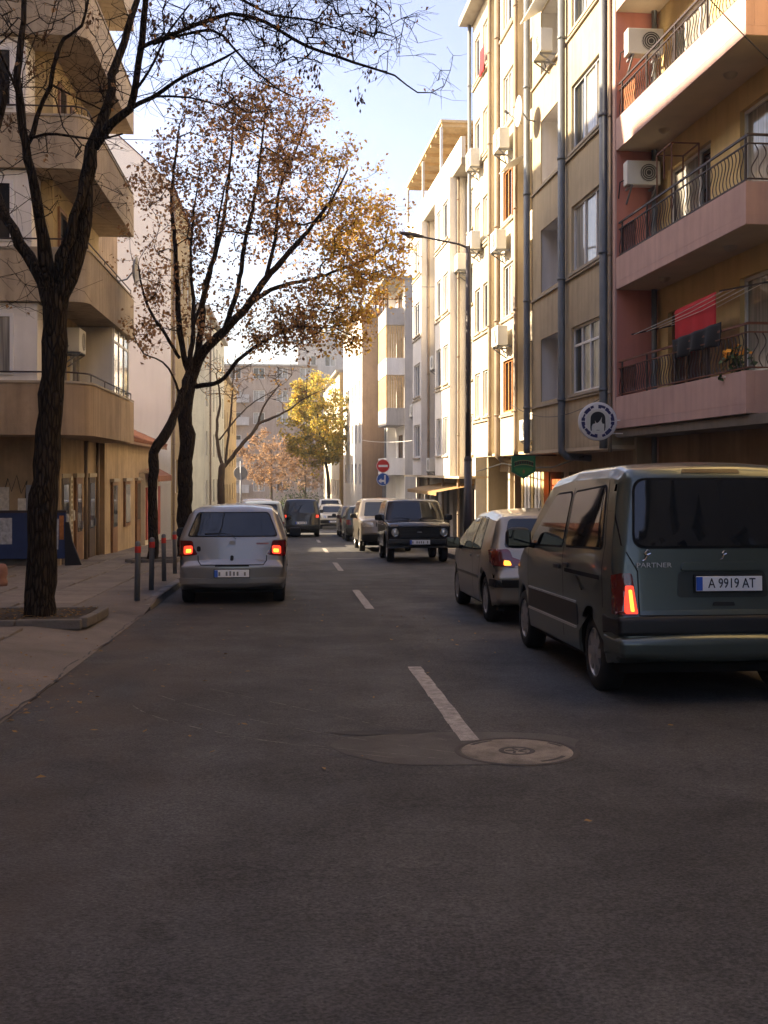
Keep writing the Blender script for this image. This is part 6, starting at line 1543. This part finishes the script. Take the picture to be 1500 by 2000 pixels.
# street lamp
LY = 29.4; LX = 4.78
lm = thing('street_lamp', 'tall grey street lamp with a curved arm over the right lane', 'street lamp', (LX, LY, gz(LY) + .12))
H = 8.35
pole_m = M('lamp_pole', (.115, .105, .11), .55, .15, 2, metal=.3, streak=.2)
MB().tube([(0, 0, 0), (0, 0, 2.6)], [.115, .105], 14).build('base_post', pole_m, lm, True)
MB().tube([(0, 0, 2.6), (0, 0, H)], [.078, .062], 12).build('pole', pole_m, lm, True)
MB().lathe([(.108, 2.55), (.115, 2.6), (.08, 2.68)], 14).build('collar', pole_m, lm, True)
MB().tube([(0, 0, H - .05), (-.25, 0, H + .05), (-1.2, 0, H + .22)], [.03, .028, .024], 8).build('arm', pole_m, lm, True)
bm = bmesh.new(); bmesh.ops.create_uvsphere(bm, u_segments=16, v_segments=8, radius=1)
for v in bm.verts: v.co = Vector((-1.52 + v.co.x * .36, v.co.y * .12, H + .27 - v.co.x * .055 + v.co.z * (.075 if v.co.z > 0 else .055)))
me = bpy.data.meshes.new('lamp_head'); bm.to_mesh(me); bm.free(); link('lamp_head', me, pole_m, lm, True)
MB().lathe([(.0001, -.055), (.08, -.05), (.11, -.01), (.11, .0)], 14, 'z', (-1.58, 0, H + .24)).build('lamp_glass', lampm, lm, True)

# no-entry and blue turn signs on one post
SY = 50.0; sp = at(748, 916, SY)
sg = thing('traffic_sign_post', 'sign post with red no-entry disc above a blue turn-arrow disc', 'traffic sign', (sp.x, SY, gz(SY) + .12))
red = M('sign_red', (.60, .02, .02), .45, .05); blue = M('sign_blue', (.015, .10, .42), .45, .05); wht = M('sign_white', (.82, .82, .82), .45, .03)
MB().tube([(0, 0, 0), (0, 0, 3.45)], .03, 10).build('post', steel, sg, True)
d1 = MB().lathe([(.0001, 0), (.30, 0), (.31, .01), (.30, .02), (.0001, .02)], 32, 'y', (0, -.06, 3.13)).build('no_entry_disc', red, sg)
MB().box(-.21, .21, -.064, -.0605, 3.08, 3.18).build('white_bar', wht, d1); MB().lathe([(.285, -.062), (.302, -.0625), (.302, -.0605), (.285, -.0605)], 32, 'y', (0, 0, 3.13)).build('rim', wht, d1)
d2 = MB().lathe([(.0001, 0), (.29, 0), (.30, .01), (.29, .02), (.0001, .02)], 32, 'y', (0, -.06, 2.52)).build('blue_disc', blue, sg)
ar = MB().prism([(.05, 2.32), (.12, 2.32), (.12, 2.72), (.05, 2.72)], 'y', -.065, -.061); ar.prism([(.05, 2.40), (.05, 2.50), (-.08, 2.50), (-.08, 2.57), (-.22, 2.45), (-.08, 2.33), (-.08, 2.40)], 'y', -.0648, -.0612); ar.build('arrow', wht, d2)
MB().lathe([(.272, -.062), (.29, -.0625), (.29, -.0605), (.272, -.0605)], 32, 'y', (0, 0, 2.52)).build('rim', wht, d2)

# round hairdresser sign on a bracket
RY = 21.35; rp_ = at(1167, 823, RY)
rsn = thing('round_shop_sign', 'round white shop sign with navy ring and black hair emblem', 'sign', rp_, (0, 0, -.12))
navy = M('sign_navy', (.02, .018, .10), .5, .05); blk = M('sign_black', (.008, .008, .012), .5, .05); skin = M('sign_pale', (.62, .62, .56), .5, .05)
MB().lathe([(.0001, -.05), (.365, -.05), (.38, -.04), (.38, .04), (.365, .05), (.0001, .05)], 40, 'y').build('lightbox', M('sign_offwhite', (.70, .69, .68), .5, .04), rsn, True)
for q in range(24):
    if q in (6, 18): continue
    a0 = q * 2 * math.pi / 24 + .02; a1 = a0 + 2 * math.pi / 24 - (.045 if q % 2 else .0)
    ts = np.linspace(a0, a1, 4); m = MB()
    r0, r1 = .255 + .02 * (q % 3 == 1), .325 - .018 * (q % 4 == 2)
    for a, b_ in zip(ts[:-1], ts[1:]): m.quad(*[(r * math.cos(t), -.0545, r * math.sin(t)) for r, t in ((r0, a), (r1, a), (r1, b_), (r0, b_))])
    m.build('ring_letter', navy, rsn)
MB().lathe([(.0001, -.0515), (.235, -.0515), (.235, -.0505)], 36, 'y').build('face_disc', skin, rsn)
arc = [(.145 * math.cos(a), .06 + .13 * math.sin(a)) for a in np.linspace(math.pi, 0, 14)]
hair = [(-.145, .06)] + arc[1:-1] + [(.145, .06), (.15, -.12), (.135, -.19), (.122, -.19), (.125, -.05), (.09, -.05), (.07, .0), (.08, .09), (.045, .02), (.0, -.03), (-.03, -.035), (-.06, .02), (-.05, -.04), (-.10, -.055), (-.122, -.10), (-.125, -.19), (-.14, -.19), (-.15, -.12)]
MB().prism(hair, 'y', -.0565, -.0535).build('hair_emblem', blk, rsn)
MB().box(-.03, .03, -.056, -.053, -.185, -.17).build('mouth_mark', M('sign_grey', (.25, .24, .23), .5), rsn)
MB().bar((.375, 0, .02), (.75, .02, .02), .025, .025).build('bracket', white_paint, rsn); MB().bar((.30, 0, -.24), (.75, .02, -.24), .02, .02).build('bracket', white_paint, rsn)

# green shield sign
GY = 27.6; gp_ = at(1022, 912, GY)
gs = thing('green_shield_sign', 'green shield-shaped hanging sign above the orange door', 'sign', gp_, (0, 0, -.05))
grn = M('sign_green', (.02, .17, .06), .45, .1); grn2 = M('sign_green_light', (.06, .26, .06), .45, .1); dred = M('sign_darkred', (.05, .012, .012), .5); gold_ = M('sign_gold', (.45, .36, .16), .5)
sh = [(-.30, .28), (.30, .28), (.30, -.12), (.0, -.30), (-.30, -.12)]
MB().prism(sh, 'y', -.07, .07).build('lightbox', grn, gs)
MB().prism([(-.23, -.02), (.23, -.02), (.23, -.10), (.0, -.245), (-.23, -.10)], 'y', -.074, -.0705).build('shield_field', grn2, gs)
for q in range(8):
    t = (q - 3.5) / 3.5; MB().box(-.225 + q * .06, -.185 + q * .06, -.0785, -.0745, .035 + .05 * (1 - t * t), .115 + .05 * (1 - t * t)).build('sign_letter', dred, gs)
for s_ in (.0, .105):
    m = MB(); ts = np.linspace(-.25, .25, 9)
    for a, b_ in zip(ts[:-1], ts[1:]): m.bar((a, -.076, .012 + s_ + .05 * (1 - (a / .25) ** 2)), (b_, -.076, .012 + s_ + .05 * (1 - (b_ / .25) ** 2)), .006, .012)
    m.build('arc_line', gold_, gs)
MB().prism([(0, -.06), (.035, -.12), (0, -.18), (-.035, -.12)], 'y', -.078, -.0745).build('emblem', M('sign_amber', (.45, .18, .04), .5), gs)
MB().bar((-.25, 0, .30), (.85, 0, .30), .025, .04).build('bracket', iron, gs)

# blue notice board with posters under the left corner building
nb_ = thing('notice_board', 'blue notice board with torn white posters against the left corner building', 'notice board', (-6.75, 25.86, gz(25.86) + .125))
bevelled('panel', MB().box(-1.6, 1.62, -.10, .0, .16, 1.22), M('board_blue', (.014, .032, .11), .5, .2, 4), nb_, .01, 1)
pst = M('poster_paper', (.40, .42, .46), .85, .45, 9)
for x0, x1, z0, z1, r in ((-1.35, -.75, .3, .95, .02), (-.6, .05, .35, .98, -.03), (.15, .42, .5, 1.1, 0), (1.2, 1.44, .42, 1.12, .03)):
    o = MB().box(x0, x1, -.106, -.1015, z0, z1).build('poster', pst, nb_); o.rotation_euler = (0, r, 0)
MB().box(1.48, 1.58, -.107, -.1015, .6, 1.15).build('poster', M('poster_orange', (.42, .16, .05), .8, .4, 8), nb_)
for x in (-1.5, 1.35): MB().box(x - .04, x + .04, -.06, -.01, 0, .16).build('leg', steel, nb_)
MB().box(-1.62, 1.64, -.13, .0, 1.22, 1.27).build('top_rail', iron, nb_)
pk = thing('leaning_board', 'black board leaning against the corner pier by the notice board', 'board', (-5.02, 25.75, gz(25.75) + .125))
MB().prism([(-.12, 0), (.26, 0), (.05, .55), (-.03, 1.0), (-.12, 1.0)], 'y', -.04, .04).build('plank', M('board_black', (.012, .012, .016), .7, .2), pk)
gf = thing('graffiti', 'thin dark graffiti scribble on the wall above the notice board', 'graffiti', (-6.6, 25.99, 0))
MB().tube([(0, 0, .9), (.12, 0, 1.35), (.2, 0, 1.05), (.32, 0, 1.42), (.42, 0, 1.0), (.55, 0, 1.3), (.5, 0, .75)], .012, 5).build('scribble', M('graffiti_dark', (.06, .055, .04), .9), gf)

# round sign seen from behind on the left, far
mr = thing('round_sign', 'grey round sign seen from behind on the left beyond the small bare tree', 'traffic sign', (at(470, 940, 56).x, 56, gz(56) + .1))
MB().tube([(0, 0, 0), (0, 0, 3.6)], .04, 8).build('post', steel, mr, True); MB().lathe([(.0001, 0), (.34, 0), (.35, .02), (.34, .04), (.0001, .04)], 24, 'y', (0, .03, 3.0)).build('disc', steel, mr)

# overhead wires
def wire(label, p0, p1, sag, r=.012, mat=None):
    p0, p1 = Vector(p0), Vector(p1); pts = [p0 + (p1 - p0) * t - Vector((0, 0, sag * 4 * t * (1 - t))) for t in np.linspace(0, 1, 17)]
    m = MB().tube(pts, r, 5); o = m.build('overhead_wire', mat or black_plastic, None, True); return tag(o, label, 'wire')
wire('overhead wire from the left corner building to the maple crown', at(150, 268, 25.1), at(420, 272, 45), .05)
wire('thin pale wire crossing the street above the parked cars', at(698, 858, 75), at(880, 848, 42), .25, .012, white_paint)
wire('dark cable running diagonally in front of the top pink balcony', at(1370, -20, 14.5), at(1500, 115, 14.0), .02, .008)
wire('overhead wire spanning the street through the maple', at(560, 538, 60), at(905, 560, 40), .2, .012)
wire('wire hanging along the beige facade at first-floor height', on_r2(.4, .15, 3.0), on_r2(8.3, .15, 3.35), .35, .008)
# laundry on the top loggia of the beige building
cloth('washing', 'small red cloth on the top loggia of the beige building', 'washing', on_r2(12.3, .1, 14.9), on_r2(13.0, .1, 14.9), .8, cloth_red, .02, 2)

# satellite dishes
def dish(label, p, rz, r=.38):
    e = thing('satellite_dish', label, 'satellite dish', p, (0, 0, rz), 'satellite dishes on the facades')
    MB().lathe([(.0001, .0), (r * .4, .015), (r * .75, .05), (r, .10), (r + .012, .10), (r * .75, .04), (r * .4, .004), (.0001, -.012)], 24, 'y', (0, .35, .1)).build('dish', ac_white, e, True)
    MB().tube([(0, 0, -.15), (0, .2, -.1), (0, .34, .08)], .02, 6).build('arm', steel, e); MB().tube([(0, .36, -.22), (0, .75, .06)], .01, 5).tube([(0, .70, .03), (0, .80, .10)], .035, 8).build('receiver', steel, e)
dish('white satellite dish beside the third-floor window of the beige building', on_r2(6.2, .02, FS[2] + 1.9), RROT)
dish('satellite dish on the second-floor balcony edge of the left corner building', (-4.32, 28.3, BZ[1] + 1.3), -math.pi / 2)
dish('satellite dish on the sunlit cream building near its terrace', on_r3(8.4, .36, 10.6), RROT)

# ------------------------------------------------------------------ thin street haze
hz_ = MB().box(-1000, 1000, -90, 1600, -8, 40).build('haze', None)
hm = bpy.data.materials.new('haze'); hm.use_nodes = True
hm.node_tree.nodes.remove(hm.node_tree.nodes['Principled BSDF'])
pv = hm.node_tree.nodes.new('ShaderNodeVolumePrincipled'); pv.inputs['Color'].default_value = (.95, .93, .90, 1); pv.inputs['Density'].default_value = .0010; pv.inputs['Anisotropy'].default_value = .35
hm.node_tree.links.new(pv.outputs[0], hm.node_tree.nodes['Material Output'].inputs['Volume'])
hz_.data.materials.append(hm); hz_['kind'] = 'stuff'; hz_['label'] = 'thin pale haze in the street air'
